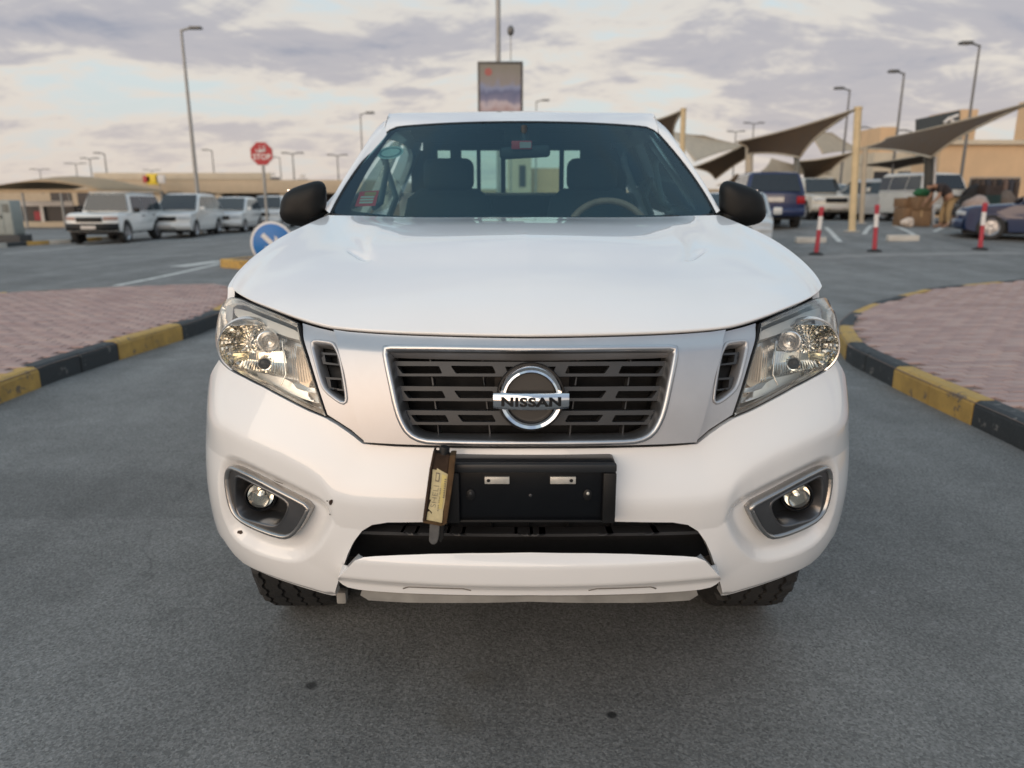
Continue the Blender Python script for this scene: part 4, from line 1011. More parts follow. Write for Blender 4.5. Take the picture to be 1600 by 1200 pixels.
# ================================================================== ground
def asphalt():
    m = bpy.data.materials.new('asphalt'); m.use_nodes = True; t = m.node_tree; b = t.nodes['Principled BSDF']; nn = t.nodes.new; lk = t.links.new
    tcn = nn('ShaderNodeTexCoord')
    def nz(scale, det=3, rough=0.6):
        n = nn('ShaderNodeTexNoise'); n.inputs['Scale'].default_value = scale; n.inputs['Detail'].default_value = det; n.inputs['Roughness'].default_value = rough
        lk(tcn.outputs['Object'], n.inputs['Vector']); return n.outputs['Fac']
    vor = nn('ShaderNodeTexVoronoi'); vor.inputs['Scale'].default_value = 150; vor.inputs['Randomness'].default_value = 1.0; lk(tcn.outputs['Object'], vor.inputs['Vector'])
    v2 = nn('ShaderNodeTexVoronoi'); v2.inputs['Scale'].default_value = 60; lk(tcn.outputs['Object'], v2.inputs['Vector'])
    def mr(x, a, c, d, e):
        n = nn('ShaderNodeMapRange'); lk(x, n.inputs[0])
        for i, v in enumerate((a, c, d, e)): n.inputs[i+1].default_value = v
        return n.outputs[0]
    def mul(x, y):
        n = nn('ShaderNodeMath'); n.operation = 'MULTIPLY'; lk(x, n.inputs[0])
        if isinstance(y, float): n.inputs[1].default_value = y
        else: lk(y, n.inputs[1])
        return n.outputs[0]
    stones = mr(vor.outputs['Color'], 0.0, 1.0, 0.62, 1.42)
    pits = mr(v2.outputs['Distance'], 0.0, 0.26, 0.52, 1.03)
    large = mr(nz(0.55, 5), 0.3, 0.7, 0.86, 1.16); mid = mr(nz(5, 4), 0.3, 0.7, 0.90, 1.10); fine = mr(nz(70, 4, 0.75), 0.32, 0.68, 0.80, 1.22)
    f = mul(mul(mul(stones, large), mul(mid, fine)), pits)
    # long faint wheel tracks
    tm = nn('ShaderNodeMapping'); tm.inputs['Scale'].default_value = (1.6, 0.10, 1); lk(tcn.outputs['Object'], tm.inputs[0]); tn = nn('ShaderNodeTexNoise'); tn.inputs['Scale'].default_value = 1.0; tn.inputs['Detail'].default_value = 5; lk(tm.outputs[0], tn.inputs['Vector'])
    f = mul(f, mr(tn.outputs['Fac'], 0.3, 0.7, 0.86, 1.16))
    # an older patch with a straight seam on the left, dusty margins by the kerbs, hairline cracks
    sp = nn('ShaderNodeSeparateXYZ'); lk(tcn.outputs['Object'], sp.inputs[0]); wob = nz(3.0, 3)
    def off(x, k):
        n = nn('ShaderNodeMath'); n.operation = 'MULTIPLY_ADD'; lk(wob, n.inputs[0]); n.inputs[1].default_value = k; lk(x, n.inputs[2]); return n.outputs[0]
    yw_, xw_ = off(sp.outputs[1], 0.06), off(sp.outputs[0], 0.10); ya_ = float(at_ground(150, 808)[1]); yb_ = float(at_ground(150, 742)[1])
    pt = mul(mr(yw_, ya_, ya_+0.03, 0.0, 1.0), mul(mr(yw_, yb_-0.03, yb_+0.12, 1.0, 0.0), mr(xw_, -1.15, -1.0, 1.0, 0.0)))
    f = mul(f, mr(pt, 0.0, 1.0, 1.0, 0.84))
    ab = nn('ShaderNodeMath'); ab.operation = 'ABSOLUTE'; lk(sp.outputs[0], ab.inputs[0]); dn = nz(1.7, 6)
    f = mul(f, mr(mul(mr(ab.outputs[0], 1.9, 3.2, 0.0, 1.0), mr(dn, 0.45, 0.65, 0.0, 1.0)), 0.0, 1.0, 1.0, 1.22))
    wr_ = nz(1.1, 4); wv = nn('ShaderNodeVectorMath'); wv.operation = 'ADD'; lk(tcn.outputs['Object'], wv.inputs[0]); cmbn = nn('ShaderNodeCombineXYZ'); lk(wr_, cmbn.inputs[0]); lk(dn, cmbn.inputs[1]); lk(cmbn.outputs[0], wv.inputs[1])
    ck = nn('ShaderNodeTexVoronoi'); ck.feature = 'DISTANCE_TO_EDGE'; ck.inputs['Scale'].default_value = 0.55; lk(wv.outputs[0], ck.inputs['Vector'])
    f = mul(f, mr(mul(mr(ck.outputs['Distance'], 0.0, 0.006, 1.0, 0.0), mr(nz(0.9, 2), 0.5, 0.6, 0.0, 1.0)), 0.0, 1.0, 1.0, 0.72))
    sc_ = nn('ShaderNodeVectorMath'); sc_.operation = 'SCALE'; sc_.inputs[0].default_value = (0.186, 0.186, 0.180); lk(f, sc_.inputs['Scale'])
    # rusty stain and oil spots with their own shapes
    def spot(cx, cy, r, colr, base, amt):
        mp = nn('ShaderNodeMapping'); mp.inputs['Location'].default_value = (-cx, -cy, 0); lk(tcn.outputs['Object'], mp.inputs[0])
        ln = nn('ShaderNodeVectorMath'); ln.operation = 'LENGTH'; lk(mp.outputs[0], ln.inputs[0])
        n = nn('ShaderNodeMath'); n.operation = 'MULTIPLY_ADD'; lk(nz(14, 4), n.inputs[0]); n.inputs[1].default_value = -r*1.6; lk(ln.outputs['Value'], n.inputs[2])
        k = mr(n.outputs[0], -r*0.2, r*0.35, amt, 0.0); k.node.clamp = True
        mx = nn('ShaderNodeMix'); mx.data_type = 'RGBA'; lk(k, mx.inputs[0]); lk(base, mx.inputs[6]); mx.inputs[7].default_value = (*colr, 1); return mx.outputs[2]
    c = sc_.outputs[0]
    g1 = at_ground(710, 1120); g2 = at_ground(480, 1070); g3 = at_ground(956, 1117); g4 = at_ground(745, 1060)
    c = spot(g1[0], g1[1], 0.07, (0.10, 0.085, 0.06), c, 0.25); c = spot(g2[0]+0.013, g2[1], 0.022, (0.03, 0.03, 0.03), c, 0.8); c = spot(g3[0], g3[1], 0.014, (0.02, 0.02, 0.02), c, 0.9); c = spot(g4[0], g4[1], 0.05, (0.10, 0.085, 0.06), c, 0.25)
    lk(c, b.inputs['Base Color']); b.inputs['Roughness'].default_value = 0.82; b.inputs['Specular IOR Level'].default_value = 0.35
    bp = nn('ShaderNodeBump'); bp.inputs['Strength'].default_value = 0.8; bp.inputs['Distance'].default_value = 0.006; lk(mul(stones, fine), bp.inputs['Height']); lk(bp.outputs[0], b.inputs['Normal'])
    return m
asph = asphalt()
def sheet(name, xs, ys, material, lift=0.0, kind='structure', fn=None):
    V = [(x, y, float(zg(x, y))+lift) for y in ys for x in xs]; n = len(xs)
    F = [(j*n+i, j*n+i+1, (j+1)*n+i+1, (j+1)*n+i) for j in range(len(ys)-1) for i in range(n-1)]
    return tag(mesh_obj(name, V, F, material, smooth=True), kind=kind)
gx = sorted(set([-2500, -600, -200, -100]+[round(v, 2) for v in np.arange(-60, 61, 1.5)]+[100, 200, 600, 2500]))
gy = sorted(set([-60, -20, -5, 0, 5]+[round(v, 2) for v in np.arange(10, 70, 1.5)]+[90, 150, 400, 3000]))
sheet('road', gx, gy, asph)
def strip(name, pts, width, material, lift=0.004, thick=None):
    """painted line or ribbon on the ground along pts [(x,y)]"""
    P = densify([np.array(p) for p in pts], 0.7, closed=False); t = np.gradient(P, axis=0); t /= np.linalg.norm(t, axis=1)[:, None]; n = np.stack((-t[:, 1], t[:, 0]), 1)
    V = []; F = []
    for p, q in zip(P, n):
        for s in (1, -1):
            a = p+q*width/2*s; V.append((a[0], a[1], float(zg(*a))+lift))
    for i in range(len(P)-1): F.append((2*i, 2*i+1, 2*i+3, 2*i+2))
    return tag(mesh_obj(name, V, F, material), kind='structure')
whitep = mat('road_paint', (0.55, 0.55, 0.52), 0.8, var=0.35, vscale=5, detail=8)

# ------------------------------------------------------------------ raised paved islands with painted kerb stones
KH = 0.165
def worn(name, paint_c, under_c, amt):
    m = mat(name, paint_c, 0.75, var=0.2, vscale=7, detail=8, bump=0.35, bscale=40); t = m.node_tree; b = t.nodes['Principled BSDF']; src = b.inputs['Base Color'].links[0].from_socket
    tcn = t.nodes.new('ShaderNodeTexCoord'); ge = t.nodes.new('ShaderNodeNewGeometry'); n = t.nodes.new('ShaderNodeTexNoise'); n.inputs['Scale'].default_value = 9; n.inputs['Detail'].default_value = 9; n.inputs['Roughness'].default_value = 0.72; t.links.new(ge.outputs['Position'], n.inputs['Vector'])
    r = t.nodes.new('ShaderNodeMapRange'); r.inputs[1].default_value = amt; r.inputs[2].default_value = amt+0.035; t.links.new(n.outputs['Fac'], r.inputs[0])
    mx = t.nodes.new('ShaderNodeMix'); mx.data_type = 'RGBA'; t.links.new(r.outputs[0], mx.inputs[0]); t.links.new(src, mx.inputs[6]); mx.inputs[7].default_value = (*under_c, 1); t.links.new(mx.outputs[2], b.inputs['Base Color']); return m
yel = worn('kerb_yellow', (0.50, 0.315, 0.09), (0.20, 0.15, 0.10), 0.575); blk = worn('kerb_black', (0.040, 0.046, 0.050), (0.17, 0.165, 0.155), 0.60)
plain = mat('kerb_plain', (0.22, 0.22, 0.21), 0.85, var=0.2, vscale=5)
pavc = [mat('paver_%s' % n, c, 0.85, var=0.16, vscale=9, detail=6, bump=0.25, bscale=60) for n, c in (('rose', (0.43, 0.295, 0.262)), ('dusky', (0.385, 0.262, 0.236)), ('pale', (0.465, 0.330, 0.290)))]
joint = mat('joint_sand', (0.21, 0.155, 0.13), 0.95, var=0.15, vscale=15)
def island(name, edge, rest, start_yellow, near_first):
    """edge: kerbed line [(x,y)] with the paving on its left-hand or right-hand side; rest: remaining outline"""
    outline = [np.array(p) for p in edge+rest]
    isl = mesh_obj(name, [(p[0], p[1], KH-0.014) for p in outline], [tuple(range(len(outline)))], joint); tag(isl, kind='structure')
    P = densify([np.array(p) for p in edge], 0.02, closed=False); d = np.concatenate(([0], np.cumsum(np.linalg.norm(np.diff(P, axis=0), axis=1)))); L_ = 0.50; n = int(d[-1]//L_)
    area = sum(a[0]*b[1]-b[0]*a[1] for a, b in zip(outline, outline[1:]+outline[:1])); inn = 1 if area > 0 else -1
    inner = []
    for k in range(n):
        c = [np.array([np.interp(v, d, P[:, j]) for j in (0, 1)]) for v in (k*L_+0.004, k*L_+L_/2, (k+1)*L_-0.004)]
        t = [(c[1]-c[0]), (c[2]-c[0]), (c[2]-c[1])]; V = []
        jz = random.uniform(-0.004, 0.004); jo = random.uniform(-0.005, 0.005)
        for p, q in zip(c, t):
            q = q/np.linalg.norm(q); nn_ = np.array((-q[1], q[0]))*inn
            for off, z in ((0, -0.03), (0, KH-0.035), (0.012, KH-0.012), (0.035, KH), (0.135, KH), (0.135, -0.03)):
                a = p+nn_*(off+jo); V.append((a[0], a[1], z+jz if z > 0 else z))
        F = []
        for s in range(2):
            for i in range(6): F.append((s*6+i, s*6+(i+1) % 6, (s+1)*6+(i+1) % 6, (s+1)*6+i))
        F += [tuple(range(5, -1, -1)), tuple(range(12, 18))]
        if inn > 0: F = [f[::-1] for f in F]
        far_plain = edge is eL and c[1][1] > 10.4
        mesh_obj('kerb_stone', V, F, plain if far_plain else yel if ((k//2) % 2 == 0) == start_yellow else blk, isl)
        inner.append(c[1]+np.array((-t[1][1], t[1][0]))/np.linalg.norm(t[1])*inn*0.14)
    return isl, outline, inn
def pavers(isl, outline, inn, ang, limit=300, far=9.5, shrink=0.16):
    """0.2 x 0.1 m blocks in running bond; the nearest as single parts, the rest joined"""
    c, s = math.cos(ang), math.sin(ang); poly = np.array(outline); lo, hi = poly.min(0)-1, poly.max(0)+1
    cells = []; ctr = (lo+hi)/2; rad = np.linalg.norm(hi-lo)/2
    for j in range(int(-rad/0.102), int(rad/0.102)):
        for i in range(int(-rad/0.204), int(rad/0.204)):
            lx, ly_ = (i+0.5*(j % 2))*0.204, j*0.102; cells.append((ctr[0]+lx*c-ly_*s, ctr[1]+lx*s+ly_*c))
    cells = np.array(cells); ok = inside(cells, poly) & (dist_poly(cells, poly) > shrink)
    pj = project(np.column_stack((cells, np.full(len(cells), KH)))); dist = np.linalg.norm(cells-CAM[:2], axis=1)
    ok &= (cells[:, 1] > 0.5); vis = ok & (pj[:, 0] > -900) & (pj[:, 0] < 2500) & (cells[:, 1] > 1.6) & (dist < 16)
    idx = np.where(vis)[0]; inframe = (pj[idx, 0] > -30) & (pj[idx, 0] < 1630) & (pj[idx, 1] < 1230); idx = idx[np.argsort(dist[idx]+np.where(inframe, 0, 100))]
    hid = ~((pj[:, 0] > 400) & (pj[:, 0] < 1240)); idx = [i for i in idx if hid[i]]
    proto = []
    for m_ in pavc:
        bm = bmesh.new(); hx, hy = 0.0972, 0.0466
        lo_ = [bm.verts.new((x, y, -0.03)) for x, y in ((-hx, -hy), (hx, -hy), (hx, hy), (-hx, hy))]; md = [bm.verts.new((v.co.x, v.co.y, -0.004)) for v in lo_]; tp = [bm.verts.new((v.co.x*0.965, v.co.y*0.93, 0)) for v in lo_]
        for a, b in ((lo_, md), (md, tp)):
            for k in range(4): bm.faces.new((a[k], a[(k+1) % 4], b[(k+1) % 4], b[k]))
        bm.faces.new(tp); me = bpy.data.meshes.new('paver'); bm.to_mesh(me); bm.free(); me.materials.append(m_); proto.append(me)
    for i in idx[:limit]:
        o = bpy.data.objects.new('paver', random.choice(proto)); o.location = (cells[i, 0], cells[i, 1], KH+random.uniform(-0.003, 0.0015)); o.rotation_euler = (random.gauss(0, 0.008), random.gauss(0, 0.008), ang+random.gauss(0, 0.006)); link(o, isl)
    V = []; F = []; MI = []; hx, hy = 0.0972, 0.0466
    for i in idx[limit:]:
        k = len(V); z = KH+random.uniform(-0.003, 0.0015); a = ang+random.gauss(0, 0.005); ca, sa = math.cos(a), math.sin(a)
        for zz, f in ((-0.02, 1.0), (0, 0.955)):
            for x, y in ((-hx, -hy), (hx, -hy), (hx, hy), (-hx, hy)):
                V.append((cells[i, 0]+(x*ca-y*sa)*f, cells[i, 1]+(x*sa+y*ca)*f, z+zz))
        F += [(k+4, k+5, k+6, k+7)]+[(k+q, k+(q+1) % 4, k+4+(q+1) % 4, k+4+q) for q in range(4)]; MI += [random.randrange(3)]*5
    o = mesh_obj('paving_field', V, F, None, isl); o['kind'] = 'stuff'
    for m_ in pavc: o.data.materials.append(m_)
    o.data.polygons.foreach_set('material_index', MI)
    return o
def tk(px, py): p = at_ground(px, py, KH); return (float(p[0]), float(p[1]))
eL = [(-3.70, 1.55), (-3.70, 4.0), (-3.69, 5.7), (-3.58, 6.7), (-3.42, 7.7), (-3.38, 8.4), (-3.48, 9.2), (-3.75, 10.2), (-4.1, 10.9), tk(345, 441), tk(180, 446), tk(0, 456), tk(-250, 472), tk(-500, 488)]
iL = island('left_pavement', eL, [(eL[-1][0], 1.55)], False, True); pavers(*iL, 0.0)
eR = [(2.92, 1.56), (2.92, 4.3), (2.90, 5.4), (2.93, 6.4), tk(1311, 515), tk(1312, 500), tk(1330, 485), tk(1370, 469), tk(1450, 449), tk(1600, 435), tk(1800, 425)]
iR = island('right_pavement', eR, [(eR[-1][0], 1.56)], False, True); pavers(*iR, R(8))
# small traffic island in the mouth of the side road
ii = at_ground(362, 417); med = [(ii[0]-0.2, ii[1]-0.1), (ii[0]+0.35, ii[1]-0.55), (ii[0]+2.0, ii[1]-0.3), (ii[0]+4.5, ii[1]+1.2), (ii[0]+4.3, ii[1]+1.9), (ii[0]+1.5, ii[1]+1.4), (ii[0]+0.1, ii[1]+0.5)]
iM = island('traffic_island', med+[med[0]], [], True, True)
for o in iM[0].children: pass
# painted lines
def gp(px, py): p = at_ground(px, py); return (p[0], p[1])
strip('road_marking', [gp(180, 447), gp(265, 430), gp(345, 412)], 0.16, whitep)
strip('road_marking', [gp(277, 417), gp(345, 408)], 0.42, whitep)
strip('road_marking', [gp(5, 397), gp(130, 385), gp(330, 374)], 0.18, whitep)
strip('road_marking', [gp(170, 402), gp(300, 399)], 0.12, whitep)

# ================================================================== parked cars
glassd = mat('car_glass', (0.020, 0.026, 0.030), 0.06, spec=0.8, var=0.1)
tyrem = rubber; plastic = blackp
alloy = mat('alloy_wheel', (0.45, 0.45, 0.46), 0.35, metal=0.8, var=0.1)
redl = mat('tail_lamp', (0.35, 0.012, 0.015), 0.2, var=0.1); clearl = mat('head_lamp', (0.55, 0.57, 0.58), 0.15, metal=0.3, var=0.1)
platem = mat('number_plate', (0.60, 0.56, 0.52), 0.5, var=0.1)
def car_paint(name, c, rough=0.35): return mat('paint_'+name, c, rough, coat=0.9, coat_rough=0.05, var=0.04, vscale=2)
def make_car(loc, rz, label, pm, L_=4.6, W_=1.88, H_=1.80, belt=1.08, hood_h=1.08, hood_l=1.25, boot_l=0.0, boot_h=None, rake_f=0.55, rake_r=0.25, clear_=0.30, wr=0.38,
             bumper_m=None, roof_m=None, cat='car', group=None, name='parked_car', lamp_f=clearl, trim_m=None, round_nose=0.10, rack=False):
    """forward is -Y. belt: foot of the windows, hood_l: bonnet length, boot_l: boot length (0 = estate tail)"""
    root = empty(name, loc, rz, label, cat, group)
    y0, y1 = -L_/2, L_/2; ax0, ax1 = y0+0.19*L_, y1-0.20*L_; ar = wr+0.055
    def arc(cx): return [(cx+ar*math.cos(a), wr+ar*math.sin(a)) for a in np.radians(np.linspace(180, 0, 11)) if wr+ar*math.sin(a) > clear_+0.01]
    bh = boot_h if boot_h else belt; tail = y1-boot_l
    low = [(y0+0.06, clear_+0.05), (y0, clear_+0.22), (y0+0.02, hood_h-0.20), (y0+round_nose, hood_h-0.05), (y0+0.35, hood_h), (y0+hood_l, belt+0.02), (tail-0.05, belt+0.02)]
    if boot_l > 0: low += [(tail+0.05, bh), (y1-0.10, bh-0.02), (y1-0.02, bh-0.14)]
    else: low += [(y1-0.05, belt+0.02)]
    low += [(y1, clear_+0.30), (y1-0.06, clear_+0.05)]
    bot = [(ax1+ar+0.02, clear_)]+[(p[0], p[1]) for p in arc(ax1)[::-1]]+[(ax1-ar-0.02, clear_)]
    bot += [(ax0+ar+0.02, clear_)]+[(p[0], p[1]) for p in arc(ax0)[::-1]]+[(ax0-ar-0.02, clear_)]
    poly = low+bot
    hw = W_/2
    def pull(y, k):                              # plan rounding of nose and tail
        f = max(0.0, (y0+0.7-y)/0.7); r = max(0.0, (y-(y1-0.5))/0.5); return 0.30*k**3.2*f-0.15*k**4*r
    # body: loft of the side outline over the width, ends drawn in slightly at the flanks
    xs = [-1.0, -0.97, -0.90, -0.80, -0.65, -0.4, 0, 0.4, 0.65, 0.80, 0.90, 0.97, 1.0]; bm = bmesh.new(); rings = []
    for s in xs:
        ring = []
        for (y, z) in poly:
            k = abs(s); yy = y+pull(y, k); zz = z
            if z > belt-0.25: zz = z-0.06*max(0, (k-0.8)/0.2)**2*(z-belt+0.25)/0.3
            xw = hw*s*(1-0.05*max(0, (z-0.75)/0.5)**2)*(1-0.04*max(0, (0.5-z)/0.3))
            if k == 1.0: xw *= 0.985
            ring.append(bm.verts.new((xw, yy, zz)))
        rings.append(ring)
    n = len(poly)
    for A_, B_ in zip(rings, rings[1:]):
        for j in range(n): bm.faces.new((A_[j], A_[(j+1) % n], B_[(j+1) % n], B_[j]))
    bm.faces.new(rings[0]); bm.faces.new(rings[-1][::-1])
    bmesh.ops.triangulate(bm, faces=[f for f in bm.faces if len(f.verts) > 4])
    bm_obj('body', bm, pm, root, angle=38)
    # dark underbody
    box_obj('underbody', (-hw*0.86, hw*0.86, y0+0.25, y1-0.25, clear_-0.06, clear_+0.20), darkvoid, root)
    # cabin
    A0 = (y0+hood_l-0.02, belt); A1 = (y0+hood_l+rake_f, H_-0.03); B1 = (tail-rake_r-0.06, H_-0.05); B0 = (tail-0.04, belt)
    wb, wt = hw*0.945, hw*0.76
    def cab(y, z, s): k = (z-belt)/(H_-belt); return (s*(wb+(wt-wb)*k), y, z)
    prof = [A0, ((A0[0]+A1[0])/2-0.02, (A0[1]+A1[1])/2+0.02), (A1[0]-0.03, A1[1]-0.02), (A1[0]+0.15, H_), ((A1[0]+B1[0])/2, H_+0.015), (B1[0]-0.15, H_-0.02), B1, ((B0[0]+B1[0])/2+0.02, (B0[1]+B1[1])/2+0.01), B0]
    bm = bmesh.new(); rr = []
    for s in (-1, -0.97, -0.90, -0.5, 0, 0.5, 0.90, 0.97, 1):
        k = abs(s); rr.append([bm.verts.new(Vector(cab(y+0.10*k**3*(1 if y < (A1[0]+B1[0])/2 else -0.6)*(z < H_), z-(0.05*max(0, (k-0.9)/0.1)+0.02*k*k if z > belt+0.4 else 0), s))) for y, z in prof])
    for A_, B_ in zip(rr, rr[1:]):
        for j in range(len(prof)-1): bm.faces.new((A_[j], A_[j+1], B_[j+1], B_[j]))
    bm.faces.new(rr[0]); bm.faces.new(rr[-1][::-1]); bm_obj('cabin', bm, pm, root, angle=35)
    if roof_m:
        box_obj('roof', (-wt*0.97, wt*0.97, A1[0]+0.02, B1[0]-0.02, H_-0.005, H_+0.03), roof_m, root, bev=0.02)
    # windows: proud panes on the cabin faces
    def pane(nm, pts, m=glassd): return mesh_obj(nm, pts, [tuple(range(len(pts)))], m, root)
    def lerp(a, b, f): return (a[0]+(b[0]-a[0])*f, a[1]+(b[1]-a[1])*f)
    e = 0.03
    def front_q(a, b, f0, f1, w0, out):
        p, q = lerp(a, b, f0), lerp(a, b, f1)
        def P(pt, s): v = cab(pt[0], pt[1], s); return (v[0], v[1]+out[0]*e, v[2]+out[1]*e)
        return [P(p, -w0), P(p, w0), P(q, w0), P(q, -w0)]
    pane('windscreen', front_q(A0, A1, 0.06, 0.93, 0.90, (-1, 0.8)))
    pane('rear_window', front_q(B0, B1, 0.10, 0.90, 0.86, (1, 0.4)))
    zb, zt = belt+0.05, H_-0.13
    def fy(z): return A0[0]+(A1[0]-A0[0])*(z-belt)/(A1[1]-belt)
    def ry_(z): return B0[0]+(B1[0]-B0[0])*(z-belt)/(B1[1]-belt)
    ya, yb = fy(zb)+0.14, ry_(zb)-0.10; cut = [ya+(yb-ya)*f for f in ((0, 0.36, 0.70, 1) if boot_l == 0 else (0, 0.46, 1))]
    for s in (-1, 1):
        for i in range(len(cut)-1):
            a, b = cut[i]+0.025, cut[i+1]-0.025; at = max(a, fy(zt)+0.14); bt = min(b, ry_(zt)-0.10)
            pts = [cab(a, zb, s), cab(b, zb, s), cab(bt, zt, s), cab(at, zt, s)]; pts = [(x+s*0.010, y, z) for x, y, z in pts]
            pane('side_window', pts if s > 0 else pts[::-1])
        # door mirror, handles
        box_obj('door_mirror', (min(s*hw*0.98, s*(hw+0.18)), max(s*hw*0.98, s*(hw+0.18)), fy(belt)+0.18, fy(belt)+0.30, belt+0.0, belt+0.17), trim_m or pm, root, bev=0.03)
        for yy in (cut[1]-0.22, cut[2]-0.22 if len(cut) > 3 else cut[-1]-0.2): box_obj('door_handle', (min(s*hw*0.97, s*(hw+0.015)), max(s*hw*0.97, s*(hw+0.015)), yy, yy+0.16, belt-0.14, belt-0.11), trim_m or pm, root)
    # lamps, grille, bumpers, plates
    def curved_bar(nm, k0, k1, ye, dy0, dy1, z0_, z1_, m, sgn):
        """bar following the rounded nose (sgn -1) or tail (+1) between two fractions of the half width"""
        n_ = 9; G = []
        for i in range(n_):
            k = k0+(k1-k0)*i/(n_-1); p_ = pull(ye, abs(k)); yo = ye+p_
            prof_ = [(dy0, z0_+0.03), (dy1, z0_+0.05), (dy1*1.1, (z0_+z1_)/2), (dy1, z1_-0.04), (dy0, z1_)]
            G.append([(hw*k*0.985, yo+sgn*d, z) for d, z in prof_])
        return grid_obj(nm, np.array(G), m, root, smooth=True)
    for s in (-1, 1):
        curved_bar('headlight', s*0.52, s*0.97, y0+0.02, -0.03, 0.012, hood_h-0.30, hood_h-0.13, lamp_f, -1)
        curved_bar('tail_light', s*0.70, s*0.985, y1-0.03, -0.03, 0.014, bh-0.36, bh-0.06, redl, 1)
    curved_bar('grille', -0.48, 0.48, y0+0.01, -0.03, 0.012, hood_h-0.36, hood_h-0.14, plastic, -1)
    bmm = bumper_m or pm
    curved_bar('front_bumper', -0.99, 0.99, y0+0.02, -0.10, 0.075, clear_+0.03, clear_+0.36, bmm, -1)
    curved_bar('lower_grille', -0.45, 0.45, y0+0.02, 0.0, 0.088, clear_+0.06, clear_+0.18, plastic, -1)
    curved_bar('rear_bumper', -0.99, 0.99, y1-0.02, -0.10, 0.075, clear_+0.05, clear_+0.34, bmm, 1)
    box_obj('number_plate', (-0.26, 0.26, y0-0.105, y0-0.092, clear_+0.14, clear_+0.26), platem, root)
    box_obj('number_plate', (-0.27, 0.27, y1+0.0 if boot_l == 0 else y1-0.01, y1+0.03, bh-0.24, bh-0.10), platem, root)
    if rack:
        for s in (-1, 1): tube_obj('roof_rail', [(s*wt*0.9, A1[0]+0.2, H_+0.02), (s*wt*0.9, A1[0]+0.3, H_+0.06), (s*wt*0.9, B1[0]-0.3, H_+0.06), (s*wt*0.9, B1[0]-0.2, H_+0.02)], 0.018, plastic, root, 6)
    for yy in (ax0, ax1):
        for s in (-1, 1):
            wh = empty('wheel'); wh.parent = root; T = Matrix.Translation((s*(hw-0.12), yy, wr)) @ Matrix.Rotation(R(90)*s, 4, 'Y')
            lathe_obj('tyre', [(wr*0.62, -0.10), (wr*0.9, -0.115), (wr, -0.08), (wr, 0.08), (wr*0.9, 0.115), (wr*0.62, 0.10)], tyrem, wh, 28, T)
            lathe_obj('rim', [(0.0, 0.07), (wr*0.15, 0.075), (wr*0.2, 0.05), (wr*0.5, 0.04), (wr*0.57, 0.09), (wr*0.64, 0.105), (wr*0.63, -0.1)], alloy, wh, 28, T)
            bm = bmesh.new()
            for k in range(5):
                a = 2*math.pi*k/5; box(bm, wr*0.14, wr*0.56, -0.03, 0.03, 0.05, 0.085, bev=0.006, mtx=T @ Matrix.Rotation(a, 4, 'Z'))
            o = bm_obj('rim_spokes', bm, alloy, wh); o['kind'] = 'stuff'
    return root
def gpos(px, y):                 # ground point under a pixel column at distance y
    x = at_y(px, 330, y)[0]; return (x, y, float(zg(x, y)))
cw_ = car_paint('white', (0.74, 0.75, 0.73))
cream_w = car_paint('cream_white', (0.70, 0.70, 0.66))
grp = 'white SUVs parked in a row across the road'
make_car(gpos(182, 29.5), R(4), 'boxy white off-road SUV with black lower bumper and white roof cap', cw_, 4.66, 1.92, 1.84, belt=1.12, hood_h=1.12, hood_l=1.45, rake_f=0.28, rake_r=0.22, clear_=0.42, wr=0.41, bumper_m=blackp, roof_m=cw_, cat='SUV', group=grp, name='parked_suv', lamp_f=mat('lamp_brown', (0.40, 0.25, 0.20), 0.3, var=0.1), trim_m=blackp, round_nose=0.14)
make_car(gpos(289, 33.5), R(4), 'white seven seat SUV parked next to the boxy off-road SUV', cw_, 4.9, 1.93, 1.83, belt=1.10, hood_h=1.03, hood_l=1.38, rake_f=0.85, rake_r=0.42, clear_=0.30, wr=0.38, cat='SUV', group=grp, name='parked_suv', rack=True)
make_car(gpos(365, 38), R(4), 'white crossover parked between a seven seat SUV and the stop sign', cw_, 4.6, 1.86, 1.68, belt=1.03, hood_h=0.95, hood_l=1.25, rake_f=0.95, rake_r=0.55, clear_=0.27, wr=0.35, cat='SUV', group=grp, name='parked_suv')
make_car(gpos(424, 42), R(4), 'white car standing behind the stop sign post', cw_, 4.6, 1.86, 1.74, belt=1.04, hood_h=1.02, hood_l=1.15, rake_f=0.8, rake_r=0.5, clear_=0.28, wr=0.36, cat='car', group=grp, name='parked_suv')
# right hand car park
blue = car_paint('blue', (0.006, 0.016, 0.075)); navy = car_paint('navy', (0.010, 0.024, 0.075)); silv = car_paint('silver', (0.42, 0.44, 0.45)); beige_p = car_paint('champagne', (0.62, 0.58, 0.50))
make_car(gpos(1188, 27), R(180-8), 'dark blue SUV seen from behind with pale rear number plate', blue, 4.8, 2.0, 1.85, belt=1.12, hood_h=1.05, hood_l=1.3, clear_=0.36, wr=0.38, rake_r=0.30, cat='SUV', name='parked_suv')
make_car(gpos(1148, 18.5), R(-18), 'silver saloon mostly hidden behind the black door mirror', silv, 4.5, 1.78, 1.46, belt=0.95, hood_h=0.86, hood_l=1.2, boot_l=0.65, boot_h=0.98, rake_f=0.75, rake_r=0.55, clear_=0.24, wr=0.32, cat='car')
make_car(gpos(1268, 33), R(2), 'champagne SUV facing the road beside the dark blue SUV', beige_p, 4.6, 1.86, 1.72, belt=1.05, hood_h=1.02, hood_l=1.25, clear_=0.3, cat='SUV', name='parked_suv')
make_car(gpos(1306, 36), R(25), 'pale silver hatchback between the champagne SUV and the shade post', car_paint('pale_silver', (0.58, 0.61, 0.62)), 4.2, 1.76, 1.52, belt=0.98, hood_h=0.92, hood_l=1.1, rake_f=0.8, clear_=0.24, wr=0.32, cat='car')
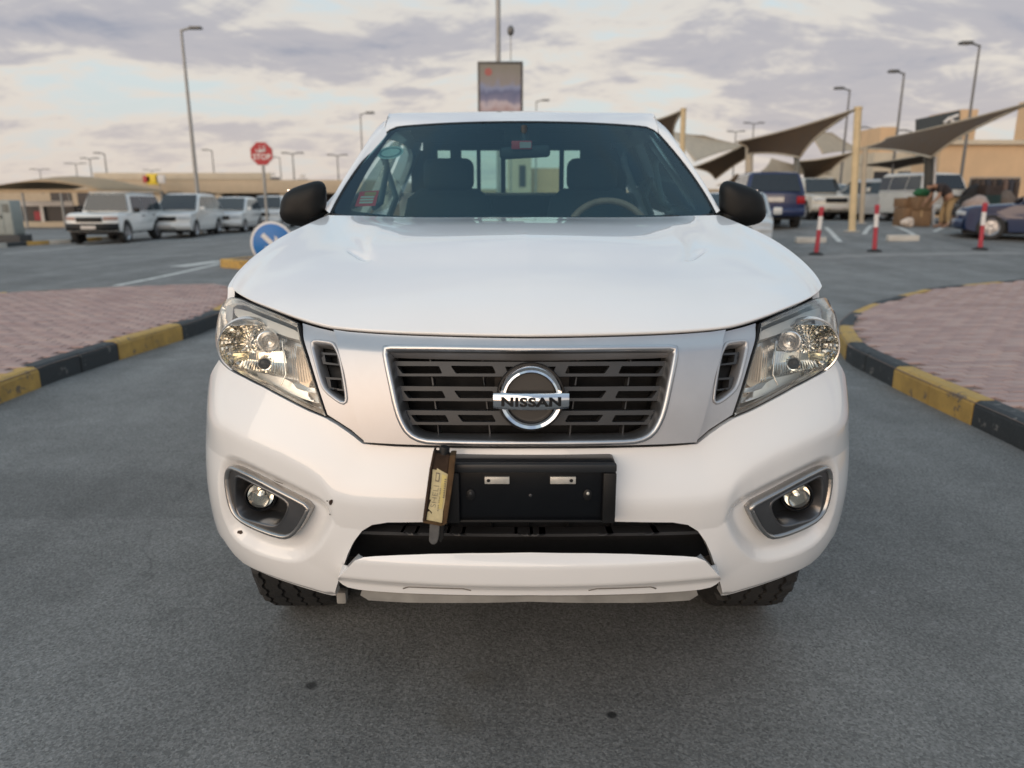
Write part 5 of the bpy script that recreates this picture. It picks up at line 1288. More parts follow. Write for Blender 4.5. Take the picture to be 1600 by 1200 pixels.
make_car(gpos(1360, 31.5), R(205), 'silver estate with its tail towards the slanted shade post', silv, 4.5, 1.80, 1.62, belt=1.0, hood_h=0.95, hood_l=1.2, clear_=0.26, wr=0.34, rake_r=0.5, cat='car')
make_car(gpos(1412, 30), R(186), 'white SUV with black rear window parked beside the cartons', cream_w, 4.7, 1.92, 1.80, belt=1.12, hood_h=1.05, hood_l=1.3, clear_=0.33, cat='SUV', name='parked_suv')
make_car(gpos(1650, 20.3), R(-120), 'dark navy saloon seen from its side behind the third bollard', navy, 4.7, 1.83, 1.47, belt=0.95, hood_h=0.90, hood_l=1.35, boot_l=0.6, boot_h=1.0, rake_f=0.85, rake_r=0.7, clear_=0.22, wr=0.34, cat='car')
# ================================================================== street furniture
galv = mat('galvanised_pole', (0.33, 0.33, 0.32), 0.5, metal=0.5, var=0.15, vscale=4)
darkpole = mat('dark_pole', (0.17, 0.17, 0.17), 0.5, metal=0.4, var=0.15, vscale=4)
lampg = mat('lamp_housing', (0.16, 0.16, 0.16), 0.45, metal=0.4, var=0.1)
def street_lamp(top_px, y, label, arm=1, arm_len=0.9, r=0.085, group=None, m=None, double=False):
    t = at_y(top_px[0], top_px[1], y); zb = float(zg(t[0], y)); root = empty('street_lamp', (t[0], y, zb), 0, label, 'street lamp', group); h = t[2]-zb; m = m or galv
    tube_obj('pole', [(0, 0, 0), (0, 0, h*0.5), (0, 0, h)], [r*0.82, r*0.66, r*0.45], m, root, 10)
    lathe_obj('base', [(0.0, 0.03), (r*2.2, 0.03), (r*2.2, 0.0)], m, root, 12)
    for a in ((arm,) if not double else (1, -1)):
        tube_obj('arm', [(0, 0, h-0.05), (a*arm_len*0.25, 0, h+0.02), (a*arm_len*0.5, 0, h+0.05)], r*0.45, m, root, 8)
        box_obj('lamp_head', (min(a*arm_len*0.42, a*arm_len), max(a*arm_len*0.42, a*arm_len), -0.16, 0.16, h+0.01, h+0.12), lampg, root, bev=0.03)
    return root
street_lamp((283, 46), 37, 'tall street lamp rising behind the white seven seat SUV', 1, 0.95, 0.13)
street_lamp((1531, 70), 30, 'tallest street lamp beside the dark roof signboard', -1, 0.75, 0.085, m=darkpole)
street_lamp((1413, 114), 33, 'street lamp rising between the slanted shade post and the signboard', -1, 0.65, 0.085, m=darkpole)
street_lamp((1328, 140), 38, 'street lamp behind the tip of the large brown shade sail', -1, 0.75, 0.085, m=darkpole)
street_lamp((563, 178), 45, 'slim street lamp close to the pillar of the pickup', 1, 0.8, 0.08)
street_lamp((838, 158), 60, 'small street lamp peeping over the pickup roof', 1, 1.0, 0.10)
far = 'distant street lamps over the low buildings'
for px, py, y, dbl, lab in ((140, 248, 85, True, 'distant twin-arm lamp above the corner of the market canopy'), (163, 240, 75, False, 'distant single-arm lamp above the boxy off-road SUV'), (331, 235, 80, False, 'distant single-arm lamp just right of the tallest left pole'), (457, 240, 70, True, 'distant twin-arm lamp next to the stop sign'), (527, 243, 75, True, 'distant twin-arm lamp close to the pickup windscreen pillar'),
                            (62, 265, 110, True, 'tiny twin-arm lamp above the domed tent'), (118, 256, 100, True, 'small twin-arm lamp above the right slope of the domed tent'), (237, 266, 120, True, 'tiny twin-arm lamp behind the yellow roof sign'), (437, 246, 95, False, 'distant single-arm lamp between stop sign and twin-arm lamp'), (1178, 193, 75, True, 'distant twin-arm lamp above the edge of the large brown sail'),
                            (1150, 206, 85, True, 'small twin-arm lamp left of the large brown sail'), (1425, 205, 60, False, 'distant single-arm lamp left of the dark signboard'), (1362, 200, 70, False, 'distant single-arm lamp just right of the slanted cream post'), (590, 255, 110, True, 'twin-arm lamp hidden behind the windscreen pillar')):
    if px == 590: continue
    street_lamp((px, py), y, lab, -1, 1.0 if y < 90 else 1.4, 0.11, far, m=lampg, double=dbl)
# ---- banner pole behind the pickup
t = at_y(778, -60, 34); bp_ = empty('banner_pole', (t[0], 34, float(zg(t[0], 34))), 0, 'tall pole with a framed picture banner behind the pickup roof', 'banner'); h0 = bp_.location.z
tube_obj('pole', [(0, 0, 0), (0, 0, t[2]-h0)], 0.10, galv, bp_, 12)
a, b = at_y(746, 96, 33.8), at_y(817, 178, 33.8)
fr = mat('banner_frame', (0.06, 0.055, 0.05), 0.5, var=0.1)
box_obj('banner_frame', (a[0]-t[0], b[0]-t[0], -0.22, -0.12, b[2]-h0-0.6, a[2]-h0), fr, bp_, bev=0.01)
def banner_mat():
    m = bpy.data.materials.new('banner_print'); m.use_nodes = True; tt = m.node_tree; bb = tt.nodes['Principled BSDF']; nn = tt.nodes.new; lk = tt.links.new
    tcn = nn('ShaderNodeTexCoord'); sp = nn('ShaderNodeSeparateXYZ'); lk(tcn.outputs['Generated'], sp.inputs[0]); nz = nn('ShaderNodeTexNoise'); nz.inputs['Scale'].default_value = 4; nz.inputs['Detail'].default_value = 3; lk(tcn.outputs['Generated'], nz.inputs['Vector'])
    ma = nn('ShaderNodeMath'); ma.operation = 'MULTIPLY_ADD'; lk(nz.outputs['Fac'], ma.inputs[0]); ma.inputs[1].default_value = 0.35; lk(sp.outputs[2], ma.inputs[2]); ms = nn('ShaderNodeMath'); ms.operation = 'SUBTRACT'; lk(ma.outputs[0], ms.inputs[0]); ms.inputs[1].default_value = 0.17
    r = nn('ShaderNodeValToRGB'); lk(ms.outputs[0], r.inputs[0]); e = r.color_ramp.elements
    st = [(0.0, (0.22, 0.11, 0.10)), (0.22, (0.36, 0.24, 0.24)), (0.34, (0.48, 0.42, 0.46)), (0.42, (0.20, 0.20, 0.30)), (0.55, (0.11, 0.13, 0.24)), (0.66, (0.22, 0.26, 0.40)), (0.74, (0.24, 0.22, 0.22)), (1.0, (0.20, 0.19, 0.16))]
    while len(e) < len(st): e.new(0.5)
    for el, (p, c) in zip(e, st): el.position = p; el.color = (*c, 1)
    lk(r.outputs[0], bb.inputs['Base Color']); bb.inputs['Roughness'].default_value = 0.5; return m
box_obj('banner_picture', (a[0]-t[0]+0.10, b[0]-t[0]-0.10, -0.235, -0.222, b[2]-h0-0.5, a[2]-h0-0.12), banner_mat(), bp_)
c = at_y(756+7, 112, 33.7); lathe_obj('banner_mark', [(0.0, 0.0), (0.16, 0.0)], mat('banner_red', (0.35, 0.10, 0.09), 0.5, var=0.1), bp_, 16, Matrix.Translation((c[0]-t[0], -0.240, c[2]-h0)) @ Matrix.Rotation(R(90), 4, 'X'))
street_lamp((798, 48), 36, 'lamp post with a round dark head behind the picture banner', 1, 0.1, 0.05)
c = at_y(798, 48, 36); 
lm = bpy.data.objects['street_lamp'] if False else [o for o in col.objects if o.get('label', '').startswith('lamp post with a round')][0]
bm = bmesh.new(); bmesh.ops.create_icosphere(bm, subdivisions=2, radius=0.20); bmesh.ops.scale(bm, vec=(0.8, 0.8, 1.15), verts=bm.verts); bmesh.ops.translate(bm, vec=(0, 0, c[2]-lm.location.z), verts=bm.verts); bm_obj('globe', bm, darkpole, lm, smooth=True)
# ---- stop sign
p = at_y(409, 240, 25); st = empty('stop_sign', (p[0], 25, float(zg(p[0], 25))), 0, 'red octagonal stop sign on a grey post', 'sign'); zc0 = p[2]-st.location.z
tube_obj('post', [(0, 0.04, 0), (0, 0.04, zc0+0.3)], 0.045, galv, st, 10)
sgr = mat('sign_red', (0.42, 0.020, 0.030), 0.45, var=0.08); sgw = mat('sign_white', (0.72, 0.70, 0.68), 0.45, var=0.05)
def octa(r): return [(r*math.cos(R(22.5+45*k)), zc0+r*math.sin(R(22.5+45*k))) for k in range(8)]
prism_obj('sign_border', octa(0.40), -0.02, 0.0, 'y', sgw, st, bev=0.003); pl = prism_obj('sign_plate', octa(0.375), -0.026, -0.021, 'y', sgr, st)
text_obj('sign_lettering', 'STOP', 0.24, sgw, pl, Matrix.Translation((0, -0.028, zc0-0.11)) @ Matrix.Rotation(R(90), 4, 'X'), depth=0.001, offset=0.006)
bm = bmesh.new()                                                            # Arabic word above: two joined letters with dots
tube(bm, [(-0.17, -0.03, zc0+0.13), (-0.15, -0.03, zc0+0.07), (-0.06, -0.03, zc0+0.05), (0.02, -0.03, zc0+0.06), (0.08, -0.03, zc0+0.07), (0.13, -0.03, zc0+0.10), (0.12, -0.03, zc0+0.16), (0.07, -0.03, zc0+0.15), (0.06, -0.03, zc0+0.08)], 0.022, 8)
bm_obj('arabic_letter', bm, sgw, pl)
tube_obj('arabic_letter', [(-0.01, -0.03, zc0+0.07), (0.0, -0.03, zc0+0.13), (-0.05, -0.03, zc0+0.15), (-0.07, -0.03, zc0+0.10), (-0.02, -0.03, zc0+0.07)], 0.02, sgw, pl, 8)
for dx in (0.07, 0.125, -0.035):
    bm = bmesh.new(); bmesh.ops.create_icosphere(bm, subdivisions=1, radius=0.024); bmesh.ops.translate(bm, vec=(dx, -0.03, zc0+0.225), verts=bm.verts); bm_obj('letter_dot', bm, sgw, pl)
# ---- blue keep-right sign low on the traffic island
p = at_y(426, 381, 16.0); ks = empty('direction_sign', (p[0], 16.0, KH-0.012), 0, 'round blue keep-right sign with white arrow on the traffic island', 'sign'); zc1 = p[2]-KH+0.012
tube_obj('post', [(0, 0.04, 0), (0, 0.04, zc1)], 0.04, galv, ks, 10)
lathe_obj('sign_border', [(0.0, 0.02), (0.455, 0.02), (0.47, 0.01), (0.47, 0.0), (0.0, 0.0)], sgw, ks, 40, Matrix.Translation((0, 0, zc1)) @ Matrix.Rotation(R(90), 4, 'X'))
bs = lathe_obj('sign_plate', [(0.0, 0.024), (0.415, 0.024), (0.42, 0.0205)], mat('sign_blue', (0.010, 0.155, 0.46), 0.4, var=0.06), ks, 40, Matrix.Translation((0, 0, zc1)) @ Matrix.Rotation(R(90), 4, 'X'))
ar_ = [(-0.05, 0.28), (0.05, 0.28), (0.05, -0.02), (0.17, 0.08), (0.17, -0.06), (0.0, -0.26), (-0.17, -0.06), (-0.17, 0.08), (-0.05, -0.02)]
ca, sa = math.cos(R(-45)), math.sin(R(-45))
prism_obj('arrow', [(x*ca-z*sa*-1*-1, zc1+x*sa+z*ca) if False else (x*ca+z*sa, zc1-x*sa+z*ca) for x, z in ar_], -0.029, -0.0245, 'y', sgw, bs)
# ---- bollards
bred = mat('bollard_red', (0.42, 0.045, 0.065), 0.55, var=0.12); bwhite = mat('bollard_white', (0.70, 0.68, 0.66), 0.55, var=0.1)
first = None
for k, (px, pyb, pyt) in enumerate(((1275, 398, 322), (1366, 393, 318), (1531, 390, 313))):
    g_ = at_ground(px, pyb); hh = 1.12
    lab = ('red and white flexible bollard next to the dark blue SUV', 'red and white flexible bollard in front of the concrete wheel stop', 'red and white flexible bollard in front of the navy saloon')[k]
    b_ = empty('bollard', (g_[0], g_[1], float(zg(g_[0], g_[1]))), 0, lab, 'bollard', 'flexible bollards along the car park edge')
    lathe_obj('base', [(0.0, 0.06), (0.08, 0.06), (0.16, 0.03), (0.18, 0.0)], rubber, b_, 20)
    tilt = (R(1.5), R(-3), R(-2))[k]
    po = lathe_obj('post', [(0.055, 0.05), (0.05, 0.30), (0.05, hh-0.12), (0.058, hh-0.10), (0.058, hh-0.02), (0.03, hh), (0.0, hh)], bred, b_, 18); po.rotation_euler = (0, tilt, 0)
    for z0_, z1_ in ((hh*0.52, hh*0.80),):
        o = lathe_obj('reflective_band', [(0.053, z0_), (0.053, z1_)], bwhite, b_, 18); o.rotation_euler = (0, tilt, 0)
# ---- wheel stops
conc = mat('concrete', (0.52, 0.49, 0.44), 0.85, var=0.15, vscale=5, bump=0.3, bscale=30)
for (pa_, pb_, py, lab) in ((1240, 1292, 379, 'concrete wheel stop behind the first bollard'), (1383, 1437, 376, 'concrete wheel stop between two bollards')):
    a, b = at_ground(pa_, py), at_ground(pb_, py); cx_, cy_ = (a[0]+b[0])/2, (a[1]+b[1])/2; z_ = float(zg(cx_, cy_)); hl_ = (b[0]-a[0])/2
    o = prism_obj('wheel_stop', [(-0.11, -0.01), (-0.075, 0.15), (0.075, 0.15), (0.11, -0.01)], -hl_, hl_, 'x', conc, None, bev=0.012); o.location = (cx_, cy_, z_); tag(o, lab, 'wheel stop', 'concrete wheel stops in the car park')
# car park edge and bay lines
strip('road_marking', [gp(1225, 404), gp(1400, 398), (gp(1600, 396))], 0.45, mat('pale_strip', (0.26, 0.255, 0.245), 0.85, var=0.2, vscale=3))
for q in ([(1290, 355), (1312, 378)], [(1362, 352), (1350, 366)], [(1395, 352), (1430, 368)], [(1500, 348), (1460, 362)]):
    strip('road_marking', [gp(*q[0]), gp(*q[1])], 0.14, whitep)
# ---- utility cabinet on the far pavement
p = at_ground(12, 382); cb = empty('utility_cabinet', (p[0]+0.1, p[1], float(zg(p[0], p[1]))), 0, 'grey steel utility cabinet on a dark plinth at the road edge', 'cabinet')
cbm = mat('cabinet_grey', (0.33, 0.36, 0.34), 0.55, var=0.1, vscale=4)
box_obj('plinth', (-0.75, 0.62, -0.35, 0.4, 0, 0.36), mat('plinth_dark', (0.07, 0.07, 0.07), 0.8, var=0.2), cb, bev=0.02); box_obj('housing', (-0.68, 0.42, -0.30, 0.35, 0.361, 1.62), cbm, cb, bev=0.04)
box_obj('door', (-0.62, 0.10, -0.32, -0.302, 0.45, 1.52), cbm, cb, bev=0.006); box_obj('door_handle', (0.02, 0.05, -0.35, -0.322, 0.95, 1.10), blackp, cb)
for k in range(5): box_obj('vent_slat', (0.14, 0.36, -0.316, -0.302, 1.20+k*0.06, 1.225+k*0.06), blackp, cb)
# far kerb on the left
fk = [gp(-60, 392), gp(40, 384), gp(110, 380), gp(200, 372)]
V = densify([np.array(q) for q in fk], 1.0, closed=False); kk = tag(strip('far_kerb', fk, 0.5, conc, lift=0.006), kind='structure')
for i in range(len(V)-1):
    a, b = V[i], V[i+1]; d_ = b-a; z_ = float(zg(*a)); o = box_obj('kerb_stone', (0.01, float(np.hypot(*d_))-0.01, -0.08, 0.08, 0, 0.15), (yel, conc, blk)[i % 3], kk, bev=0.015); o.location = (a[0], a[1], z_); o.rotation_euler = (0, 0, math.atan2(d_[1], d_[0]))
# ================================================================== buildings and shades
sand = mat('sand_render', (0.52, 0.42, 0.30), 0.85, var=0.08, vscale=1.2); sand2 = mat('pale_render', (0.60, 0.52, 0.40), 0.85, var=0.08, vscale=1.2); tan_ = mat('tan_fabric', (0.42, 0.30, 0.18), 0.8, var=0.12, vscale=1.5)
peach = mat('peach_render', (0.66, 0.46, 0.28), 0.85, var=0.08, vscale=1.0)
brownf = mat('brown_shade_cloth', (0.075, 0.048, 0.027), 0.9, var=0.15, vscale=3); palef = mat('pale_shade_cloth', (0.50, 0.43, 0.33), 0.85, var=0.1, vscale=2)
woodp = mat('cream_post', (0.60, 0.47, 0.28), 0.7, var=0.12, vscale=3)
darkin = mat('shop_dark', (0.03, 0.03, 0.035), 0.4, var=0.3, vscale=2)
def Z(px, py, y): return float(at_y(px, py, y)[2])
def X(px, y): return float(at_y(px, 300, y)[0])
def thing_at(name, x, y, label, cat, group=None): return empty(name, (x, y, float(zg(x, y))), 0, label, cat, group)
def lbox(name, root, x0, x1, y0, y1, z0, z1, m, bev=0.0):
    l = root.location; return box_obj(name, (x0-l.x, x1-l.x, y0-l.y, y1-l.y, z0-l.z, z1-l.z), m, root, bev=bev)
# ---- left: long canopy in front of a row of shops
y0 = 62; rt = thing_at('market_canopy', X(290, y0), y0, 'long flat sand coloured market canopy on pillars behind the parked SUVs', 'canopy')
zt_, zb_ = Z(290, 281, y0), Z(290, 302, y0); gz = rt.location.z
lbox('roof', rt, X(140, y0), X(620, y0), y0, y0+9, zb_, zt_, sand, 0.05); lbox('parapet', rt, X(150, y0), X(424, y0), y0-0.05, y0+0.2, zt_, zt_+0.55, sand2, 0.02)
for px in (148, 243, 338, 440, 530, 600): lbox('pillar', rt, X(px, y0)-0.28, X(px, y0)+0.28, y0+0.3, y0+0.8, gz-0.2, zb_, sand2, 0.03)
yb = y0+9
shop = thing_at('shop_row', X(290, yb), yb, 'row of dark shop fronts under the long market canopy', 'building'); gz2 = shop.location.z
lbox('wall', shop, X(60, yb), X(700, yb), yb, yb+8, gz2-0.5, zb_, sand); 
for px in range(75, 690, 42):
    w_ = lbox('shop_window', shop, X(px, yb)+0.2, X(px+36, yb), yb-0.06, yb-0.005, gz2+0.5, gz2+2.6, darkin); 
    lbox('fascia', shop, X(px, yb)+0.2, X(px+36, yb), yb-0.12, yb-0.062, gz2+2.65, gz2+3.2, random.choice((sand2, conc, palef)))
back = thing_at('flat_roof_building', X(330, 95), 95, 'low pale flat roofed building rising above the market canopy', 'building'); gzb = back.location.z
lbox('wall', back, X(215, 95), X(415, 95), 95, 110, gzb-1, Z(300, 283, 95), sand2); lbox('roof_edge', back, X(214, 95), X(416, 95), 94.8, 110.2, Z(300, 283, 95), Z(300, 280, 95), sand)
# coloured roof sign
rs = thing_at('roof_sign', X(241, 60), 60, 'small red, yellow and white roof sign on the market canopy', 'sign'); 
for px, m_, r_ in ((232, mat('sign_red2', (0.45, 0.05, 0.05), 0.5, var=0.1), 0.30), (241, mat('sign_yellow', (0.85, 0.62, 0.05), 0.5, var=0.05), 0.46), (253, bwhite, 0.36)):
    lbox('sign_panel', rs, X(px, 60)-r_, X(px, 60)+r_, 59.9, 60.1, Z(px, 280, 60)-r_*0.9, Z(px, 280, 60)+r_*0.9, m_, 0.05)
for dx in (-0.5, 0.5): lbox('sign_leg', rs, rs.location.x+dx-0.03, rs.location.x+dx+0.03, 60.0, 60.06, gz-0.2, Z(241, 283, 60), galv)
# domed tent at the far left
yt = 47; dt = thing_at('domed_tent', X(70, yt), yt, 'wide tan domed fabric tent at the far end of the market', 'tent'); l = dt.location
nx, ny = 24, 10; G = np.zeros((ny, nx, 3)); xa, xb_ = X(-30, yt)-l.x, X(152, yt)-l.x; ze, zp = Z(70, 297, yt)-l.z, Z(70, 272, yt)-l.z
for j in range(ny):
    for i in range(nx):
        u, v = i/(nx-1), j/(ny-1); G[j, i] = (xa+(xb_-xa)*u, v*9, ze+(zp-ze)*math.sin(math.pi*u)**0.75*(0.55+0.45*math.sin(math.pi*v)))
grid_obj('roof_fabric', G, tan_, dt, thick=0.03)
for u in (0.02, 0.35, 0.68, 0.98):
    for v in (0.0, 9.0): tube_obj('pole', [(xa+(xb_-xa)*u, v+0.05, 0), (xa+(xb_-xa)*u, v+0.05, ze)], 0.07, galv, dt, 8)
lbox('valance', dt, X(-30, yt), X(152, yt), yt-0.05, yt, Z(70, 301, yt), Z(70, 296, yt), tan_)
ks_ = thing_at('shop_kiosk', X(75, 50), 50, 'low dark kiosk with white fascia under the domed tent', 'kiosk'); lz = ks_.location.z
lbox('body', ks_, X(30, 50), X(112, 50), 50, 53, lz, Z(75, 322, 50), darkin); lbox('fascia', ks_, X(30, 50), X(112, 50), 49.9, 50, Z(75, 322, 50), Z(75, 314, 50), bwhite); lbox('counter', ks_, X(28, 50), X(114, 50), 49.7, 50, lz, Z(75, 346, 50), sand2)
lbox('poster', ks_, X(49, 50), X(59, 50), 49.93, 49.99, Z(75, 344, 50), Z(75, 330, 50), mat('poster_red', (0.35, 0.03, 0.05), 0.5, var=0.1)); lbox('pillar', ks_, X(61, 50), X(66, 50), 49.8, 49.92, lz, Z(75, 322, 50), bwhite)
# far sign boards
for px, py, w_, lab in ((427, 283, 1.6, 'dark square board on legs left of the stop sign post shadow'), (474, 286, 1.2, 'small dark board above the door mirror of the pickup')):
    y = 85; r_ = thing_at('roadside_board', X(px, y), y, 'dark square board standing beyond the stop sign' if px < 450 else 'small dark board standing above the black door mirror', 'board')
    lbox('panel', r_, X(px, y)-w_/2, X(px, y)+w_/2, y, y+0.15, Z(px, py+6, y), Z(px, py-6, y), darkin, 0.02); lbox('lamp', r_, X(px, y)-0.3, X(px, y)+0.3, y, y+0.15, Z(px, py-8, y), Z(px, py-14, y), bwhite, 0.05)
    for dx in (-0.3, 0.3): tube_obj('leg', [(dx, 0.07, 0), (dx, 0.07, Z(px, py+6, y)-r_.location.z)], 0.06, galv, r_, 6)
hw_ = thing_at('boundary_wall', X(560, 120), 120, 'long low sand wall along the horizon', 'wall'); lbox('wall', hw_, X(-300, 120), X(2300, 120), 120, 122, -1, Z(800, 297, 120), sand); lbox('coping', hw_, X(-300, 120), X(2300, 120), 119.8, 122.2, Z(800, 297, 120), Z(800, 295, 120), sand2)
# seen through the cab windows: pale building with tall dark window
vb = thing_at('pale_house', X(850, 70), 70, 'pale block seen through the rear window of the pickup', 'building'); vz = vb.location.z
lbox('wall', vb, X(792, 70), X(830, 70), 70, 78, vz-0.5, Z(820, 238, 70), sand2); lbox('wall', vb, X(830.5, 70), X(880, 70), 71, 79, vz-0.5, Z(820, 262, 70), peach); lbox('window', vb, X(811, 70), X(821, 70), 69.93, 69.99, Z(820, 292, 70), Z(820, 258, 70), darkin)
# ---- right: wall and blocks
yw = 36; rw_ = thing_at('peach_building', X(1560, yw), yw, 'peach rendered building with a sloping awning beside the car park', 'building'); rz_ = rw_.location.z
lbox('wall', rw_, X(1462, yw), X(1800, yw), yw, yw+2.5, rz_-1, Z(1560, 226, yw), peach); lbox('parapet', rw_, X(1459, yw), X(1800, yw), yw-0.2, yw+2.6, Z(1560, 226, yw), Z(1560, 219, yw), sand2)
lbox('upper_storey', rw_, X(1622, yw), X(1800, yw), yw+0.5, yw+2.4, Z(1560, 219, yw), Z(1560, 150, yw), peach)
ym = 52; mb = thing_at('sand_block', X(1400, ym), ym, 'sand coloured block with shop openings behind the shade sails', 'building'); mz = mb.location.z
lbox('wall', mb, X(1360, ym), X(1520, ym), ym, ym+10, mz-1, Z(1400, 238, ym), sand2); lbox('stair_tower', mb, X(1376, ym), X(1400, ym), ym+1, ym+5, Z(1400, 238, ym), Z(1400, 196, ym), peach); lbox('stair_tower', mb, X(1498, ym), X(1524, ym), ym+1, ym+5, Z(1400, 238, ym), Z(1400, 168, ym), peach)
for px in (1352, 1390, 1432): lbox('shop_opening', mb, X(px+10, ym), X(px+32, ym), ym-0.05, ym-0.005, mz, Z(1400, 268, ym), darkin)
sg_ = thing_at('roof_signboard', X(1467, 51), 51, 'dark slanted signboard with a pale emblem on the sand coloured block', 'sign'); sz = sg_.location.z
bm = bmesh.new(); q = [at_y(1434, 186, 51), at_y(1500, 172, 51), at_y(1500, 200, 51), at_y(1434, 212, 51)]; f = [bm.verts.new(Vector(v)-sg_.location) for v in q]; k = [bm.verts.new(Vector(v)-sg_.location+Vector((0, 0.3, 0))) for v in q]; bm.faces.new(f); bm.faces.new(k[::-1])
for i in range(4): bm.faces.new((f[i], k[i], k[(i+1) % 4], f[(i+1) % 4]))
bm_obj('panel', bm, mat('sign_slate', (0.045, 0.055, 0.06), 0.5, var=0.1), sg_)
for (a_, b_) in (((1475, 192), (1484, 184)), ((1484, 184), (1490, 192)), ((1480, 196), (1497, 190)), ((1486, 184), (1497, 180))):
    tube_obj('emblem_stroke', [Vector(at_y(*a_, 50.95))-sg_.location, Vector(at_y(*b_, 50.95))-sg_.location], 0.10, bwhite, sg_, 6)
lbox('red_strip', sg_, X(1434, 51), X(1446, 51), 50.9, 51, Z(1440, 216, 51), Z(1440, 207, 51), bred)
for px in (1440, 1494): lbox('support', sg_, X(px, 51)-0.08, X(px, 51)+0.08, 51.32, 51.5, sz, Z(px, 188, 51), galv)
# ---- shade sails
def sail(px4, label, m, group='brown shade sails over the car park', cup=0.16):
    C = np.array([at_y(a, b, y) for a, b, y in px4]); cen = C.mean(0); n = 17; G = np.zeros((n, n, 3))
    for i in range(n):
        for j in range(n):
            u, v = i/(n-1), j/(n-1); P = (C[0]*(1-u)+C[1]*u)*(1-v)+(C[3]*(1-u)+C[2]*u)*v
            k = cup*(4*u*(1-u)*abs(2*v-1)**3+4*v*(1-v)*abs(2*u-1)**3); G[i, j] = P+(cen-P)*k
    root = empty('shade_sail', (float(cen[0]), float(cen[1]), float(cen[2])), 0, label, 'shade sail', group); G = G-np.array(root.location)
    grid_obj('cloth', G, m, root, thick=0.02)
    hem = np.concatenate((G[0, :-1], G[:-1, -1], G[-1, :0:-1], G[:0:-1, 0])); tube_obj('hem', hem[::2], 0.035, palef if m is brownf else m, root, 6, closed=True)
    return root
sail([(1337, 171, 23.2), (1250, 246, 26), (1168, 240, 31), (1150, 222, 31)], 'large brown shade sail fixed to the slanted cream post', brownf)
sail([(1612, 160, 21), (1455, 246, 25), (1345, 232, 32), (1385, 216, 31)], 'brown shade sail reaching towards the peach building', brownf)
sail([(1067, 172, 27), (1052, 214, 29), (1010, 226, 33), (1000, 192, 32)], 'brown shade sail right behind the pickup roof', brownf)
sail([(1168, 223, 31.5), (1186, 236, 32), (1118, 280, 35), (1082, 262, 35)], 'low brown shade sail behind the black door mirror', brownf)
sail([(1340, 236, 32), (1300, 266, 33), (1255, 290, 37), (1246, 252, 34)], 'narrow brown shade sail above the champagne SUV', brownf)
sail([(1455, 240, 30), (1448, 254, 31), (1400, 264, 34), (1340, 258, 35)], 'brown shade sail over the white SUV and cartons', brownf)
sail([(1250, 278, 40), (1180, 292, 42), (1120, 290, 46), (1150, 272, 44)], 'shadowy brown shade sail deep in the car park', brownf)
for (pts, lab) in (([(1040, 205, 48), (1100, 212, 50), (1165, 228, 54), (1085, 252, 46)], 'pale shade sail behind the pickup pillar'), ([(1255, 200, 46), (1300, 208, 48), (1345, 235, 50), (1285, 240, 46)], 'pale shade sail between the two large brown sails'), ([(1205, 248, 50), (1262, 262, 52), (1300, 272, 56), (1180, 274, 48)], 'pale sagging shade sail above the dark blue SUV')):
    sail(pts, lab, palef, 'pale shade sails farther back', 0.10)
def post(px_t, px_b, y, label, r=0.10, m=woodp, grp='shade posts'):
    t_, b_ = at_y(*px_t, y), at_y(*px_b, y); z0_ = float(zg(b_[0], y)); root = empty('shade_post', (b_[0], y, z0_), 0, label, 'post', grp); d_ = Vector(t_)-root.location
    tube_obj('shaft', [(0, 0, 0), d_], r, m, root, 12); lathe_obj('base_plate', [(0.0, 0.03), (r*2.2, 0.03), (r*2.2, 0.0)], conc, root, 12); lathe_obj('cap', [(0.0, 0.03), (r*1.15, 0.02), (r*1.15, -0.05)], m, root, 12, Matrix.Translation(d_)); return root
post((1341, 168), (1331, 362), 22.9, 'slanted cream post carrying the large brown shade sail', 0.105)
post((1352, 232), (1346, 345), 27, 'thin pale post behind the slanted cream post', 0.085, palef)
post((1068, 170), (1064, 330), 26.5, 'cream post rising behind the pickup pillar', 0.09)
post((1171, 222), (1170, 340), 31.5, 'stout pale post beside the dark blue SUV', 0.16, palef)
post((1452, 244), (1449, 345), 25.5, 'dark double post by the cartons', 0.14, mat('dark_post', (0.05, 0.05, 0.045), 0.7, var=0.1)); post((1460, 246), (1458, 345), 25.6, 'white post next to the dark double post', 0.06, bwhite)
post((1245, 246), (1244, 335), 28, 'grey post at the corner of the dark blue SUV', 0.10, mat('grey_post', (0.25, 0.25, 0.22), 0.7, var=0.1))
# ---- goods by the wall: cartons, bags, rail
cart = mat('cardboard', (0.20, 0.125, 0.07), 0.85, var=0.15, vscale=4)
def carton(px, y, w, d, h, z, rz, label):
    x = X(px, y); r_ = empty('carton', (x, y, float(zg(x, y))+z), rz, label, 'carton', 'cartons stacked by the dark double post'); box_obj('box', (-w/2, w/2, -d/2, d/2, 0, h), cart, r_, bev=0.01)
    box_obj('tape', (-0.03, 0.03, -d/2-0.004, d/2+0.004, -0.0+h*0.6, h+0.004), mat('tape_tan', (0.40, 0.28, 0.15), 0.4), r_)
    for s in (-1, 1): box_obj('flap', (min(0, s*w/2)+0.01, max(0, s*w/2)-0.01, -d/2, d/2, h+0.005, h+0.012), cart, r_)
carton(1422, 25.0, 0.62, 0.55, 0.58, 0, 0.1, 'broad brown carton standing left of the stack'); carton(1440, 24.8, 0.60, 0.55, 0.50, 0, -0.2, 'lower brown carton of the stack'); carton(1439, 24.8, 0.55, 0.5, 0.42, 0.515, 0.15, 'upper brown carton of the stack'); carton(1416, 25.1, 0.5, 0.45, 0.28, 0.597, 0.3, 'small brown carton on the broad one'); carton(1500, 24.6, 0.7, 0.5, 0.35, 0, 0.1, 'flat brown carton beyond the bending person')
